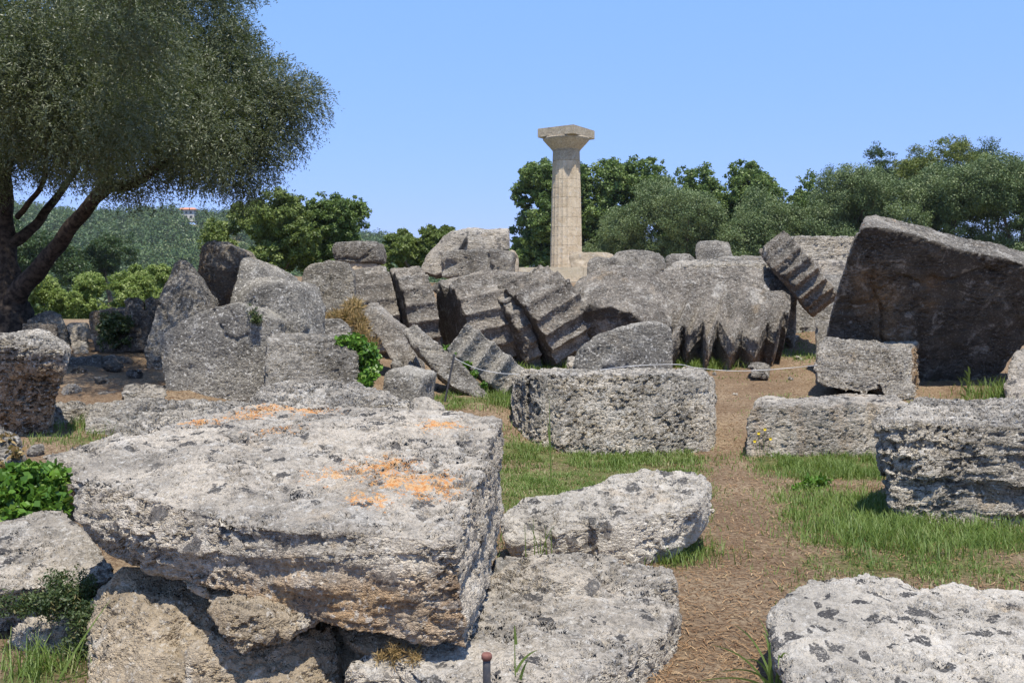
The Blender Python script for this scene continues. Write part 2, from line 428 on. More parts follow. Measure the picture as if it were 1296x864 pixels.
def build_ground():
    xs = axis(-9, 9, 0.06, (-1500, 1500)); ys = axis(2.5, 27, 0.06, (-300, 1600))
    X, Y = np.meshgrid(xs, ys)
    x, y = X.ravel(), Y.ravel()
    q = np.stack([x, y, np.zeros_like(x)], 1)
    near = sstep(60, 30, np.hypot(x, y))
    z = gz(x, y) + near * (0.035 * fbm(q * 0.9, 3) + 0.012 * fbm(q * 5.0, 2))
    v = np.stack([x, y, z], 1)
    nx, ny = len(xs), len(ys)
    i = np.arange((ny - 1) * (nx - 1)); r, c = i // (nx - 1), i % (nx - 1)
    k = r * nx + c
    me = mesh_np('ground', v, np.stack([k, k + 1, k + nx + 1, k + nx], 1), smooth=True)
    gr = grassiness(x, y) * near
    far = sstep(28, 45, np.hypot(x, y))
    set_attr(me, 'grass', np.maximum(np.clip(gr, 0, 1), far * 0.8))
    m = N('dry earth under fallen needles')
    tc = m.n('ShaderNodeTexCoord').outputs['Object']
    big = m.noise(tc, 0.9, 4, 0.6)
    col = m.mix(m.ramp(big, 0.35, 0.65), (0.235, 0.17, 0.11), (0.36, 0.275, 0.18))
    fine = m.noise(tc, 34, 6, 0.75, 0.8)
    col = m.mix(m.ramp(fine, 0.40, 0.62), col, (0.115, 0.068, 0.040))
    f2 = m.noise(m.mapping(tc, (1.0, 2.6, 1)), 60, 4, 0.75, 1.5)
    col = m.mix(m.ramp(f2, 0.56, 0.68, 0, 0.75), col, (0.46, 0.33, 0.21))
    ga = m.attr('grass')
    ga = m.ramp(m.math('ADD', ga, m.math('MULTIPLY', m.math('SUBTRACT', m.noise(tc, 9, 5, 0.7), 0.5), 0.9)), 0.30, 0.62)
    gcol = m.mix(m.ramp(m.noise(tc, 42, 5, 0.7), 0.38, 0.62), (0.055, 0.085, 0.022), (0.17, 0.17, 0.062))
    col = m.mix(m.math('MULTIPLY', ga, 0.8), col, gcol)
    bs = m.bsdf(col, 0.97, 0.08)
    m.l(bs.outputs[0], m.out.inputs['Surface'])
    bp = m.n('ShaderNodeBump'); bp.inputs['Strength'].default_value = 0.8; bp.inputs['Distance'].default_value = 0.03
    m.l(m.math('ADD', fine, m.math('MULTIPLY', f2, 0.6)), bp.inputs['Height']); m.l(bp.outputs[0], bs.inputs['Normal'])
    tag(link('ground', me, m.m), kind='structure')
build_ground()

# ------------------------------------------------------------------ stones
def bm_hull(pts):
    bm = bmesh.new()
    for p in pts: bm.verts.new(p)
    bmesh.ops.convex_hull(bm, input=bm.verts)
    bmesh.ops.delete(bm, geom=[v for v in bm.verts if not v.link_faces], context='VERTS')
    return bm

def bm_prism(front, ext, taper=1.0):
    """front: outline points; ext: vector the outline is pushed back by; taper scales the back outline"""
    front = [Vector(p) for p in front]
    c = sum(front, Vector()) / len(front)
    bm = bmesh.new()
    a = [bm.verts.new(p) for p in front]
    b = [bm.verts.new(c + (p - c) * taper + Vector(ext)) for p in front]
    n = len(a)
    from mathutils.geometry import delaunay_2d_cdt
    # flatten the outline onto its own plane and cut it into triangles there
    nrm = Vector()
    for p, q in zip(front, front[1:] + front[:1]): nrm += (p - c).cross(q - c)
    nrm.normalize()
    ux = nrm.orthogonal().normalized(); uy = nrm.cross(ux)
    flat = [Vector(((p - c).dot(ux), (p - c).dot(uy))) for p in front]
    vs, _, tris, orig, _, _ = delaunay_2d_cdt(flat, [], [list(range(n))], 1, 1e-6)
    if len(vs) == n:
        for t in tris:
            k = [orig[i][0] for i in t]
            bm.faces.new([a[i] for i in k]); bm.faces.new([b[i] for i in k[::-1]])
    else:
        bm.faces.new(a); bm.faces.new(b[::-1])
    for i in range(n):
        bm.faces.new((a[(i + 1) % n], a[i], b[i], b[(i + 1) % n]))
    bmesh.ops.recalc_face_normals(bm, faces=bm.faces)
    return bm

def bm_drum(center, axis, length, R, depth=(0.05, 0.05), roll=0.0, n=20, fade=1.0, R2=None):
    """a fluted column drum; depth = flute depth at start and end; arc keeps only an angular range (a shard)"""
    a = Vector(axis).normalized()
    up = Vector((0, 0, 1)) if abs(a.z) < 0.95 else Vector((0, 1, 0))
    u = a.cross(up).normalized(); w = u.cross(a).normalized()
    bm = bmesh.new()
    per = 10; K = 8
    rings = []
    for k in range(K + 1):
        t = k / K
        ring = []
        dp = depth[0] + (depth[1] - depth[0]) * t ** fade
        r0 = R + ((R2 or R) - R) * t
        for i in range(n * per):
            th = roll + 2 * math.pi * i / (n * per)
            ph = (i % per) / per
            r = r0 - dp * (1 - abs(2 * ph - 1) ** 2.0)
            s = (t - 0.5) * length
            ring.append(bm.verts.new(Vector(center) + a * s + (u * math.cos(th) + w * math.sin(th)) * r))
        rings.append(ring)
    m = n * per
    fs = []
    for k in range(K):
        for i in range(m):
            fs.append(bm.faces.new((rings[k][i], rings[k][(i + 1) % m], rings[k + 1][(i + 1) % m], rings[k + 1][i])))
    for ring, e in ((rings[0], -0.5), (rings[-1], 0.5)):
        c = bm.verts.new(Vector(center) + a * e * length)
        for i in range(m):
            fs.append(bm.faces.new((c, ring[i], ring[(i + 1) % m])))
    bmesh.ops.recalc_face_normals(bm, faces=bm.faces)
    return bm

QUAL = 1.0
_tmp_mats = []
def stone(name, label, cat, bms, mat, d, rough=0.035, freq=1.3, worn=4, voxel=None, paint=None, group=None, cuts=(), strata=0.0, dents=(), dent_dir=None, chips=6, cracks=1, shape=None, perch=False):
    """fuse the rough bodies, weather them and link the result as one mesh whose origin is at its base"""
    bm = bmesh.new()
    for b in bms:
        t = bpy.data.meshes.new('t'); b.to_mesh(t); b.free(); bm.from_mesh(t); bpy.data.meshes.remove(t)
    me0 = bpy.data.meshes.new('t'); bm.to_mesh(me0); bm.free()
    o = bpy.data.objects.new('t', me0); COL.objects.link(o)
    if cuts:
        tools = []
        for cb in cuts:
            tm = bpy.data.meshes.new('c'); cb.to_mesh(tm); cb.free()
            tools.append(bpy.data.objects.new('c', tm)); COL.objects.link(tools[-1])
            md = o.modifiers.new('b', 'BOOLEAN'); md.operation = 'DIFFERENCE'; md.object = tools[-1]; md.solver = 'EXACT'; md.use_self = True
    md = o.modifiers.new('r', 'REMESH'); md.mode = 'VOXEL'; md.voxel_size = (voxel or max(0.0095, d * 0.0017)) / QUAL
    if worn:
        md = o.modifiers.new('s', 'SMOOTH'); md.factor = 0.5; md.iterations = worn
    dg = bpy.context.evaluated_depsgraph_get()
    me = bpy.data.meshes.new_from_object(o.evaluated_get(dg))
    bpy.data.objects.remove(o); bpy.data.meshes.remove(me0)
    if cuts:
        for t in tools:
            tm = t.data; bpy.data.objects.remove(t); bpy.data.meshes.remove(tm)
    n = len(me.vertices)
    co = np.empty(n * 3, dtype=np.float32); me.vertices.foreach_get('co', co); co = co.reshape(-1, 3)
    no = np.empty(n * 3, dtype=np.float32); me.vertices.foreach_get('normal', no); no = no.reshape(-1, 3)
    seed = zlib.crc32((label + repr([round(c, 2) for c in co.mean(0).tolist()])).encode())
    R = np.random.RandomState(seed)
    off = np.float32(R.uniform(0, 90))
    size = float(np.linalg.norm(co.max(0) - co.min(0)))
    for k in range(chips):                                     # flat broken facets, mostly off edges and corners
        best = None
        for t in range(5):
            p = co[R.randint(n)]; r = size * R.uniform(0.04, 0.12)
            near = np.abs(co - p).max(1) < r
            m = no[near].mean(0); spread = 1 - np.linalg.norm(m)
            if best is None or spread > best[0]: best = (spread, p, r, m)
        _, p, r, m = best
        m = m + R.normal(size=3) * 0.25; m /= np.linalg.norm(m) + 1e-9
        dist = np.linalg.norm(co - p, axis=1)
        h = (co - p) @ m + r * R.uniform(0.02, 0.10) - 0.12 * dist
        w = sstep(1.25 * r, 0.9 * r, dist)
        co = co - (np.maximum(h, 0) * w)[:, None] * m.astype(np.float32)
    vx = (voxel or max(0.0095, d * 0.0017))
    for k in range(cracks):
        p = co[R.randint(n)]; m = R.normal(size=3) * np.array([1, 1, 0.8]); m /= np.linalg.norm(m)
        f = (co - p) @ m + 0.10 * fbm(co * 1.6 + off, 3)
        w = sstep(0.42 * size, 0.12 * size, np.linalg.norm(co - p, axis=1))
        co = co - no * (np.exp(-(f / (vx * 0.9)) ** 2) * w * vx * 2.2)[:, None]
    if shape: co = shape(co, no).astype(np.float32)
    for (a, b, wd, dp) in dents:                               # grooves along given lines, deep at the first end
        a = np.array(a); b = np.array(b); ab = b - a
        t = np.clip(((co - a) @ ab) / (ab @ ab), 0, 1)
        dist = np.linalg.norm(co - (a + t[:, None] * ab), axis=1)
        dn = no if dent_dir is None else np.array(dent_dir, dtype=np.float32)[None, :]
        fac = 1.0
        co = co - dn * (np.exp(-(dist / wd) ** 2) * dp * (1 - 0.75 * t) * fac)[:, None]
    q = co * freq + off
    h = rough * fbm(q, 3, 0.5)
    h += 0.35 * rough * (1 - 2 * np.abs(perlin(co * freq * 2.7 + off)))         # chipped ridges
    if strata:
        qq = co * np.float32([1.2, 1.2, 7.0]) + off + 0.6 * perlin(co * 1.1)[:, None]
        h += strata * fbm(qq, 3, 0.55)
    co = (co + no * h[:, None]).astype(np.float32)
    g = float(gz(co[:, 0].mean(), co[:, 1].mean())) - 0.06
    zlo, zmid = float(co[:, 2].min()), float(0.5 * (co[:, 2].min() + co[:, 2].max()))
    if not perch and zlo > g:                                  # let the stone reach down to the soil it stands on
        low = co[:, 2] < zmid
        co[low, 2] = zmid - (zmid - co[low, 2]) * (zmid - g) / (zmid - zlo)
    lo = np.array([co[:, 0].mean(), co[:, 1].mean(), co[:, 2].min()], dtype=np.float32)
    me.vertices.foreach_set('co', (co - lo).ravel())
    me.polygons.foreach_set('use_smooth', np.ones(len(me.polygons), dtype=bool))
    if paint:
        for k, fn in paint.items():
            set_attr(me, k, np.clip(fn(co, no), 0, 1))
    me.update()
    me.materials.clear()
    ob = link(name, me, M[mat], loc=Vector(lo.tolist()))
    tag(ob, label, cat, group)
    return ob

def near_pts(pts):
    """soft round patches of the given radius around pixel/depth points"""
    cs = [(np.array(P(*p[:3]), dtype=np.float32), p[3]) for p in pts]
    def f(co, no):
        r = np.zeros(len(co))
        for c, s in cs:
            r = np.maximum(r, np.exp(-((co - c) ** 2).sum(1) / s ** 2))
        return r
    return f

def crop(sx, sy, k, d=None):
    """outline points measured in an enlarged crop"""
    def f(*pts):
        return [P(sx + p[0] / k, sy + p[1] / k, p[2] if len(p) > 2 else d) for p in pts]
    return f

def face(d, *pts):
    return [P(p[0], p[1], p[2] if len(p) > 2 else d) for p in pts]

# ---- foreground
A_top = face(0, (575, 684, 4.30), (637, 527, 6.20), (520, 519, 6.6), (330, 514, 6.85), (225, 533, 6.4), (150, 556, 5.7), (84, 602, 4.95))
A_bot = face(0, (592, 822, 4.36), (632, 690, 6.0), (440, 640, 6.6), (230, 650, 6.4), (118, 690, 5.2), (140, 704, 4.85), (235, 730, 4.65), (300, 760, 4.5), (440, 797, 4.35))
def a_stain(co, no):
    return sstep(-0.25, -0.55, no[:, 1]) * sstep(0.72, 0.50, co[:, 2] - 0.10 * co[:, 0] - 0.08 * fbm(co * 2.5, 3)) * 0.9
stone('stone_block', 'huge pale block with orange lichen, tilted on rubble in the foreground', 'stone block',
      [bm_hull(A_top + A_bot + face(0, (96, 655, 4.85), (330, 668, 4.42)))], 'pale', 5, perch=True, rough=0.022, freq=1.6, worn=2, strata=0.022, chips=0, cracks=0,
      paint={'stain': a_stain,
             'orange': near_pts([(505, 598, 5.0, .17), (540, 612, 4.95, .19), (480, 585, 5.2, .17), (520, 580, 5.1, .15), (385, 519, 6.7, .22), (345, 522, 6.7, .20), (320, 532, 6.5, .16), (495, 570, 5.3, .15), (420, 590, 5.1, .12), (255, 545, 6.2, .13), (300, 537, 6.4, .14), (560, 540, 6.0, .14), (350, 560, 5.9, .15), (470, 640, 4.75, .10)])})
stone('stone_block', 'wide flat slab lying low under the right edge of the orange lichened block', 'stone slab',
      [bm_hull(face(0, (640, 705, 6.1), (700, 700, 6.2), (780, 705, 6.1), (850, 722, 5.9), (866, 752, 5.4), (845, 800, 4.85), (770, 850, 4.35), (660, 880, 4.0), (440, 850, 4.3), (560, 770, 5.0),
                    (640, 760, 6.1), (850, 770, 5.9), (862, 815, 5.35), (850, 880, 4.75), (760, 960, 4.2), (640, 980, 3.9), (420, 960, 4.2)))],
      'pale', 5, rough=0.03, freq=1.8, worn=6)
stone('stone_slab', 'whitish tapering slab spotted with black lichen on the grass before the upright block', 'stone slab',
      [bm_hull(face(0, (631, 652, 7.1), (660, 637, 7.3), (740, 620, 7.3), (800, 602, 7.4), (880, 594, 7.4), (898, 612, 7.3), (905, 648, 7.2), (892, 668, 7.1), (850, 700, 6.9),
                    (800, 714, 6.75), (730, 706, 6.8), (645, 702, 6.9), (640, 680, 6.85), (780, 665, 6.75), (880, 640, 6.9), (700, 640, 7.6), (880, 640, 7.7)))],
      'white', 7, rough=0.04, freq=1.8, worn=6)
stone('stone_slab', 'white lichen spotted slab cut off by the bottom right corner', 'stone slab',
      [bm_hull(face(0, (976, 785, 4.75), (988, 762, 5.0), (1022, 729, 5.3), (1100, 727, 5.35), (1200, 740, 5.3), (1310, 754, 5.2), (1500, 765, 5.1), (1560, 900, 4.0), (1010, 880, 4.0), (980, 830, 4.45),
                    (985, 860, 4.75), (1022, 830, 5.3), (1560, 850, 5.2), (1560, 1010, 4.0), (1020, 990, 4.0)))],
      'white', 5, rough=0.04, freq=1.7, worn=7)
brown_all = lambda co, no: 0.75 * sstep(-0.9, 0.3, fbm(co * 1.3, 2)) + 0 * co[:, 0]
stone('boulder', 'big rounded brown boulder carrying the left end of the lichened block', 'boulder',
      [bm_hull(face(0, (112, 800, 4.75), (128, 742, 4.85), (155, 714, 4.95), (200, 716, 5.0), (260, 740, 4.95), (330, 790, 4.9), (420, 830, 4.9), (400, 930, 4.7), (270, 850, 4.45), (200, 820, 4.5), (150, 900, 4.4), (270, 960, 4.3), (120, 870, 4.6), (150, 960, 4.5),
                    (150, 760, 5.6), (350, 800, 5.6), (150, 900, 5.5), (400, 900, 5.5)))], 'brown', 4.7, rough=0.05, freq=2.0, worn=9)
stone('boulder', 'tan knobbly boulder in the rubble under the lichened block, sunlit on its left', 'boulder',
      [bm_hull(face(0, (240, 826, 4.35), (262, 814, 4.4), (300, 835, 4.35), (335, 822, 4.4), (372, 800, 4.5), (422, 788, 4.6), (432, 830, 4.55), (420, 900, 4.4), (300, 950, 4.2), (235, 930, 4.2), (232, 860, 4.3),
                    (300, 830, 4.9), (420, 820, 5.0), (420, 920, 4.9)))], 'brown', 4.4, rough=0.045, freq=2.6, worn=7)
stone('wedge_stone', 'small pale wedge stone jammed under the lichened block', 'stone',
      [bm_hull(face(0, (263, 772, 4.32), (272, 760, 4.38), (325, 756, 4.45), (404, 783, 4.45), (372, 802, 4.35), (335, 816, 4.28), (308, 825, 4.25), (290, 812, 4.26), (280, 796, 4.27), (320, 775, 4.25), (330, 770, 4.75), (400, 790, 4.7), (290, 790, 4.7)))],
      'brown', 4.3, perch=True, rough=0.02, freq=3.5, worn=5)
stone('stone', 'rounded beige stone packed in the gap right of the pale wedge stone', 'stone',
      [bm_hull(face(0, (395, 800, 4.75), (420, 788, 4.85), (450, 795, 4.8), (470, 830, 4.65), (450, 860, 4.6), (400, 850, 4.65), (400, 790, 5.3), (470, 800, 5.3), (450, 870, 5.1), (400, 860, 5.1)))], 'brown', 4.7, rough=0.03, freq=3, worn=6)
stone('wedge_stone', 'tan flat chip of stone wedged behind the pale wedge', 'stone',
      [bm_hull(face(0, (226, 728, 4.72), (240, 727, 4.75), (300, 750, 4.7), (290, 762, 4.6), (268, 762, 4.58), (240, 748, 4.62), (260, 745, 5.0), (300, 765, 4.95)))], 'tan', 4.6, perch=True, rough=0.012, freq=4, worn=3)
stone('stone', 'brown stone in the shadow under the front edge of the lichened block', 'stone',
      [bm_hull(face(0, (428, 788, 4.7), (590, 806, 4.75), (598, 828, 4.6), (530, 838, 4.5), (470, 826, 4.5), (440, 812, 4.55), (440, 780, 5.3), (600, 790, 5.3), (600, 830, 5.2), (440, 830, 5.2)))], 'brown', 4.6, rough=0.03, freq=2.5, worn=5)
stone('stone', 'small smooth pinkish stone beside the right side of the lichened block', 'stone',
      [bm_hull(face(0, (622, 735, 5.75), (626, 708, 5.85), (634, 703, 5.9), (646, 715, 5.85), (649, 732, 5.75), (640, 740, 5.68), (620, 720, 6.1), (645, 722, 6.1), (620, 740, 6.0)))], 'smooth', 5.8, rough=0.008, freq=5, worn=6)
stone('stone_slab', 'pale sloping slab with layered top at the left edge below the ivy', 'stone slab',
      [bm_hull(face(0, (-120, 690, 6.2), (0, 668, 6.3), (82, 642, 6.4), (120, 690, 5.8), (150, 727, 5.35), (110, 742, 5.15), (0, 742, 5.1), (-120, 745, 5.1), (-120, 800, 6.2), (82, 760, 6.4), (140, 800, 5.4), (-120, 840, 5.3), (0, 830, 5.4))),
       bm_hull(face(0, (8, 745, 5.35), (112, 735, 5.35), (120, 800, 5.1), (118, 920, 4.9), (0, 930, 4.9), (15, 800, 5.1), (10, 760, 6.0), (120, 760, 6.0), (120, 900, 5.8), (0, 900, 5.8)))],
      'pale', 5.5, rough=0.03, freq=2, worn=5, strata=0.02)
# ---- left side
stone('stone_block', 'tall rough block standing at the left edge with pale pitted rim', 'stone block',
      [bm_hull(face(0, (-80, 432, 9.4), (0, 424, 9.5), (40, 426, 9.6), (82, 446, 9.5), (74, 500, 9.7), (58, 560, 9.95), (30, 580, 10.0), (-80, 590, 10.0), (-80, 422, 10.4), (60, 422, 10.5), (84, 440, 10.2), (60, 560, 10.2), (-80, 580, 10.2)))],
      'pitted', 9.5, rough=0.05, freq=1.4, worn=4, paint={'stain': lambda co, no: 0.8 * sstep(1.38, 1.15, co[:, 2] + 0.1 * fbm(co * 2, 2)) * sstep(0.3, -0.3, no[:, 2])})
stone('stone', 'low grey stone with dead leaves at the left edge above the ivy', 'stone',
      [bm_hull(face(0, (-60, 545, 7.0), (0, 540, 7.1), (22, 556, 7.1), (43, 590, 7.0), (38, 625, 6.9), (-60, 640, 6.8), (-60, 560, 7.8), (20, 570, 7.8), (30, 620, 7.8), (-60, 640, 7.8)))], 'grey', 7, rough=0.04, freq=2, worn=6)
stone('stone_slab', 'thin pale slab sticking out behind the left tip of the lichened block', 'stone slab',
      [bm_hull(face(0, (53, 578, 7.2), (90, 566, 7.4), (150, 548, 7.8), (170, 556, 7.8), (150, 580, 7.1), (115, 592, 6.9), (70, 592, 7.0), (60, 590, 7.2), (160, 590, 7.6)))], 'pale', 7.2, rough=0.02, freq=2.5, worn=4)
stone('stone_block', 'squat pale block right of the tall left edge block', 'stone block',
      [bm_hull(face(0, (58, 528, 10.6), (66, 510, 10.8), (98, 508, 10.9), (108, 520, 10.7), (106, 545, 10.5), (60, 562, 10.4), (60, 520, 11.6), (108, 515, 11.6), (108, 545, 11.5)))], 'layered', 10.6, rough=0.04, freq=2, worn=4)
stone('stone_slab', 'long low pale slab with grass growing along its front, left of centre', 'stone slab',
      [bm_hull(face(0, (106, 530, 10.0), (114, 511, 10.3), (190, 505, 10.5), (260, 510, 10.6), (335, 515, 10.4), (345, 545, 9.9), (240, 558, 9.7), (108, 562, 9.8), (110, 520, 11.2), (330, 512, 11.3), (330, 545, 11.2)))],
      'layered', 10, rough=0.04, freq=1.8, worn=5)
stone('stone', 'small whitish stone in the sun beside the foot of the leaning slab', 'stone',
      [bm_hull(face(0, (152, 496, 12.0), (160, 488, 12.3), (182, 484, 12.5), (206, 488, 12.4), (211, 498, 12.1), (208, 508, 11.9), (154, 508, 11.8), (165, 490, 12.8), (208, 492, 12.8), (205, 508, 12.6)))], 'pale', 12, rough=0.015, freq=4, worn=3)
stone('stone', 'small dark stone left of the whitish stone', 'stone',
      [bm_hull(face(0, (113, 500, 12.2), (130, 496, 12.4), (152, 493, 12.5), (154, 506, 12.2), (115, 510, 12.1), (120, 500, 12.8), (152, 500, 12.8)))], 'dark', 12, rough=0.02, freq=4, worn=4)
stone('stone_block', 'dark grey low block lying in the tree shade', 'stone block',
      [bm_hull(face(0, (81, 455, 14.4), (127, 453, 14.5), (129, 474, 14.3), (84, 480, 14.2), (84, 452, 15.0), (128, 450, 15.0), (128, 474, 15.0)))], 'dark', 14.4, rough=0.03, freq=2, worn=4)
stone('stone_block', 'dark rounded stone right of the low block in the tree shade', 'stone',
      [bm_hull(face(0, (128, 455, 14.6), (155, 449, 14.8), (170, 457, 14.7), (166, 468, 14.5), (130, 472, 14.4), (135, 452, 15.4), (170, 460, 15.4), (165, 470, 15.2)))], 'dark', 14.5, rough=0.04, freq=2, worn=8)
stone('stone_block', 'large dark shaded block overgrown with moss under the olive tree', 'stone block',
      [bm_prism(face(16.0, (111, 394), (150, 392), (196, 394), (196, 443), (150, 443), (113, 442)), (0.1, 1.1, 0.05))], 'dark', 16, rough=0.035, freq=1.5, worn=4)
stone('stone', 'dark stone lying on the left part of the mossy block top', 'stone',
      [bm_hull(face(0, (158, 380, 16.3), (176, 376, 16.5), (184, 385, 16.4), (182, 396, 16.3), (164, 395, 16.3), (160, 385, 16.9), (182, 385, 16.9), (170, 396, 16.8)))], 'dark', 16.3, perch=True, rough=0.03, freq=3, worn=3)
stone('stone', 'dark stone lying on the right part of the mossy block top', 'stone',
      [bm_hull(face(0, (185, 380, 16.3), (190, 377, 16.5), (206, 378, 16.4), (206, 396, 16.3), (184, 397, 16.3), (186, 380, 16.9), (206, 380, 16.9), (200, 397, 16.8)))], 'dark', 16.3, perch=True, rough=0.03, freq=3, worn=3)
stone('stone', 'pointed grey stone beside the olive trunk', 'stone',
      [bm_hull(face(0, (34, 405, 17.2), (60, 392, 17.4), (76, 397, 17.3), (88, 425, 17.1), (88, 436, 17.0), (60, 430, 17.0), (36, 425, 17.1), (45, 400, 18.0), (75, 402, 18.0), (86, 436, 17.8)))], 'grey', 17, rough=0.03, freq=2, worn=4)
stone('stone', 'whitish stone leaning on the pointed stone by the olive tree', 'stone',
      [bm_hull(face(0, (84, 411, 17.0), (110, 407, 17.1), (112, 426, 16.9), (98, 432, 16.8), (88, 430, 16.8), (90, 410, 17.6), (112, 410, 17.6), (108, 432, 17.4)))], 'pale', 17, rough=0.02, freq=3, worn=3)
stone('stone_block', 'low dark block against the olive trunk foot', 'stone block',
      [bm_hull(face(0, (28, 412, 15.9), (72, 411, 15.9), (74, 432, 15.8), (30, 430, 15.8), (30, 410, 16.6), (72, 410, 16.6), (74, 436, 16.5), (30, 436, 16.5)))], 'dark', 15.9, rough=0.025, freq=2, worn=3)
stone('stone', 'low whitish rubble stone between the olive trunk and the mossy block', 'stone',
      [bm_hull(face(0, (89, 436, 16.0), (98, 431, 16.1), (112, 433, 16.1), (112, 448, 15.8), (100, 452, 15.8), (92, 446, 15.8), (100, 436, 16.5), (112, 440, 16.5)))], 'pale', 16, rough=0.02, freq=4, worn=3)
# ---- left stack
stone('stone_slab', 'tall pointed slab leaning left, dark topped, with a tan foot', 'stone slab',
      [bm_hull(face(0, (183, 444, 14.3), (198, 404, 14.5), (211, 360, 14.7), (219, 333, 14.8), (229, 326, 14.9), (240, 330, 14.9), (246, 345, 14.8), (250, 365, 14.6), (262, 400, 14.3), (262, 480, 14.1), (209, 486, 14.1), (187, 486, 14.2),
                    (225, 335, 15.5), (246, 340, 15.5), (276, 384, 15.4), (280, 480, 15.2), (200, 480, 15.2)))], 'grey', 14.4, rough=0.035, freq=1.6, worn=5,
      paint={'stain': lambda co, no: sstep(1.0, 0.85, co[:, 2] + 0.05 * fbm(co * 3, 2)), 'shade_crust': lambda co, no: 0.25 * sstep(1.9, 2.15, co[:, 2] + 0.15 * fbm(co * 1.7, 2))})  # dark top is tree shade painted in; the tan foot is stone colour
stone('boulder', 'dark broken boulder with a rusty hollow face, perched behind the leaning slab', 'boulder',
      [bm_hull(face(0, (251, 350, 15.9), (254, 335, 15.9), (258, 312, 15.9), (266, 308, 16.0), (292, 309, 15.6), (318, 321, 15.6), (330, 335, 15.6), (318, 384, 16.2), (290, 390, 16.5), (268, 385, 16.4), (254, 366, 16.1), (270, 308, 17.4), (318, 325, 17.4), (335, 345, 17.3), (300, 390, 17.3), (255, 360, 17.2)))],
      'grey', 16, rough=0.05, freq=1.5, worn=4, paint={'shade_crust': lambda co, no: 0.45 * sstep(-0.2, -0.6, no[:, 1]) * sstep(0.55, 0.2, no[:, 2]), 'stain': near_pts([(283, 358, 16.2, .50), (268, 345, 16.0, .3)])})  # shade painted on the overhanging front; the rusty hollow is stone colour
def capital():
    slab = bm_hull([P(288, 390, 15.0), P(305, 329, 15.4), P(313, 325, 15.6), P(345, 334, 16.0), P(376, 353, 16.3), P(384, 395, 16.2), P(330, 405, 15.5),
                    P(306, 390, 15.0), P(322, 338, 15.35), P(350, 343, 15.9), P(330, 405, 15.1), P(376, 400, 15.9), P(320, 326, 16.1), P(376, 353, 16.7)])
    ech = bm_drum(P(344, 398, 15.05), (-0.25, 0.93, -0.10), 0.62, 0.36, (0, 0), R2=0.62)
    return [slab, ech]
stone('column_capital', 'toppled column capital with round ringed cushion above the cracked block', 'capital', capital(), 'smooth', 15, rough=0.012, freq=1.8, worn=2, chips=1, cracks=0)
stone('stone_block', 'massive grey block with a crack across its upper part, left of centre', 'stone block',
      [bm_prism(face(12.4, (199, 424), (235, 405), (272, 388), (300, 384), (330, 392), (352, 405), (352, 500), (330, 516), (212, 508), (203, 462)), (0.15, 1.0, 0.0), 0.92),
       bm_prism(face(12.7, (305, 392), (312, 372), (335, 361), (357, 357), (369, 364), (380, 397), (385, 440), (330, 450)), (0.2, 0.9, 0.05), 0.9)],
      'smooth', 12.4, rough=0.03, freq=1.3, worn=5,
      voxel=0.014, chips=3, cracks=0, dents=[(P(*a, 12.42), P(*b, 12.42), 0.022, 0.06) for L0 in ([(271, 392), (280, 412), (286, 425), (300, 430), (312, 424), (322, 418)],) for a, b in zip(L0, L0[1:])])
stone('stone_block', 'rough squared grey block with ivy at its right end, before the cracked block', 'stone block',
      [bm_hull(face(0, (337, 432, 11.7), (350, 424, 11.9), (400, 426, 11.9), (440, 427, 11.9), (454, 447, 11.6), (455, 492, 11.5), (340, 510, 11.4), (345, 422, 12.7), (445, 425, 12.7), (455, 490, 12.7), (345, 500, 12.6)))], 'grey', 11.6, rough=0.04, freq=1.8, worn=4)
stone('stone', 'knobbly upright stone between the cracked block and the round boulder', 'stone',
      [bm_hull(face(0, (372, 370, 15.2), (380, 364, 15.3), (398, 374, 15.2), (401, 395, 15.1), (394, 408, 15.0), (380, 404, 15.0), (380, 366, 15.8), (400, 380, 15.8), (395, 406, 15.7)))], 'pale', 15.2, rough=0.03, freq=2.5, worn=4)
stone('stone_slab', 'flat topped grey stone behind the ivy', 'stone slab',
      [bm_hull(face(0, (384, 409, 14.0), (430, 405, 14.2), (444, 418, 14.0), (446, 432, 13.8), (384, 432, 13.8), (384, 405, 14.8), (440, 408, 14.8), (440, 432, 14.7)))], 'grey', 14, rough=0.03, freq=2, worn=6)
stone('stone_slab', 'pale flat slab lying behind the far edge of the lichened block', 'stone slab',
      [bm_hull(face(0, (318, 506, 8.6), (330, 490, 8.9), (370, 484, 9.1), (402, 481, 9.4), (447, 486, 9.4), (500, 500, 9.1), (523, 510, 8.9), (522, 524, 8.6), (420, 536, 8.2), (320, 535, 8.3), (340, 500, 9.6), (500, 510, 9.6), (500, 530, 9.5), (330, 530, 9.4)))],
      'layered', 8.7, rough=0.025, freq=2.2, worn=4)
stone('boulder', 'rounded grey boulder standing left of the fallen drums', 'boulder',
      [bm_hull(face(0, (381, 353, 17.2), (391, 338, 17.3), (415, 330, 17.3), (438, 333, 17.2), (449, 347, 17.0), (452, 372, 16.9), (446, 398, 16.8), (427, 405, 16.7), (405, 404, 16.8), (385, 385, 17.0), (395, 340, 18.4), (445, 345, 18.4), (450, 400, 18.2), (390, 395, 18.2)))],
      'grey', 17, rough=0.07, freq=1.4, worn=8)
stone('stone_block', 'grey block perched on a tan course before the left trees', 'stone block',
      [bm_prism(face(26, (419.5, 311), (424, 306), (452, 305), (477, 306), (479, 318), (479, 332), (450, 332), (420, 331)), (0.1, 0.9, 0.0))], 'grey', 26, perch=True, rough=0.03, freq=1.5, worn=3)
stone('stone_block', 'tan course under the perched grey block', 'stone block',
      [bm_prism(face(26.1, (436, 332), (476, 333), (476, 352), (436, 350)), (0.1, 0.7, 0.0))], 'tan', 26, rough=0.02, freq=2, worn=2)
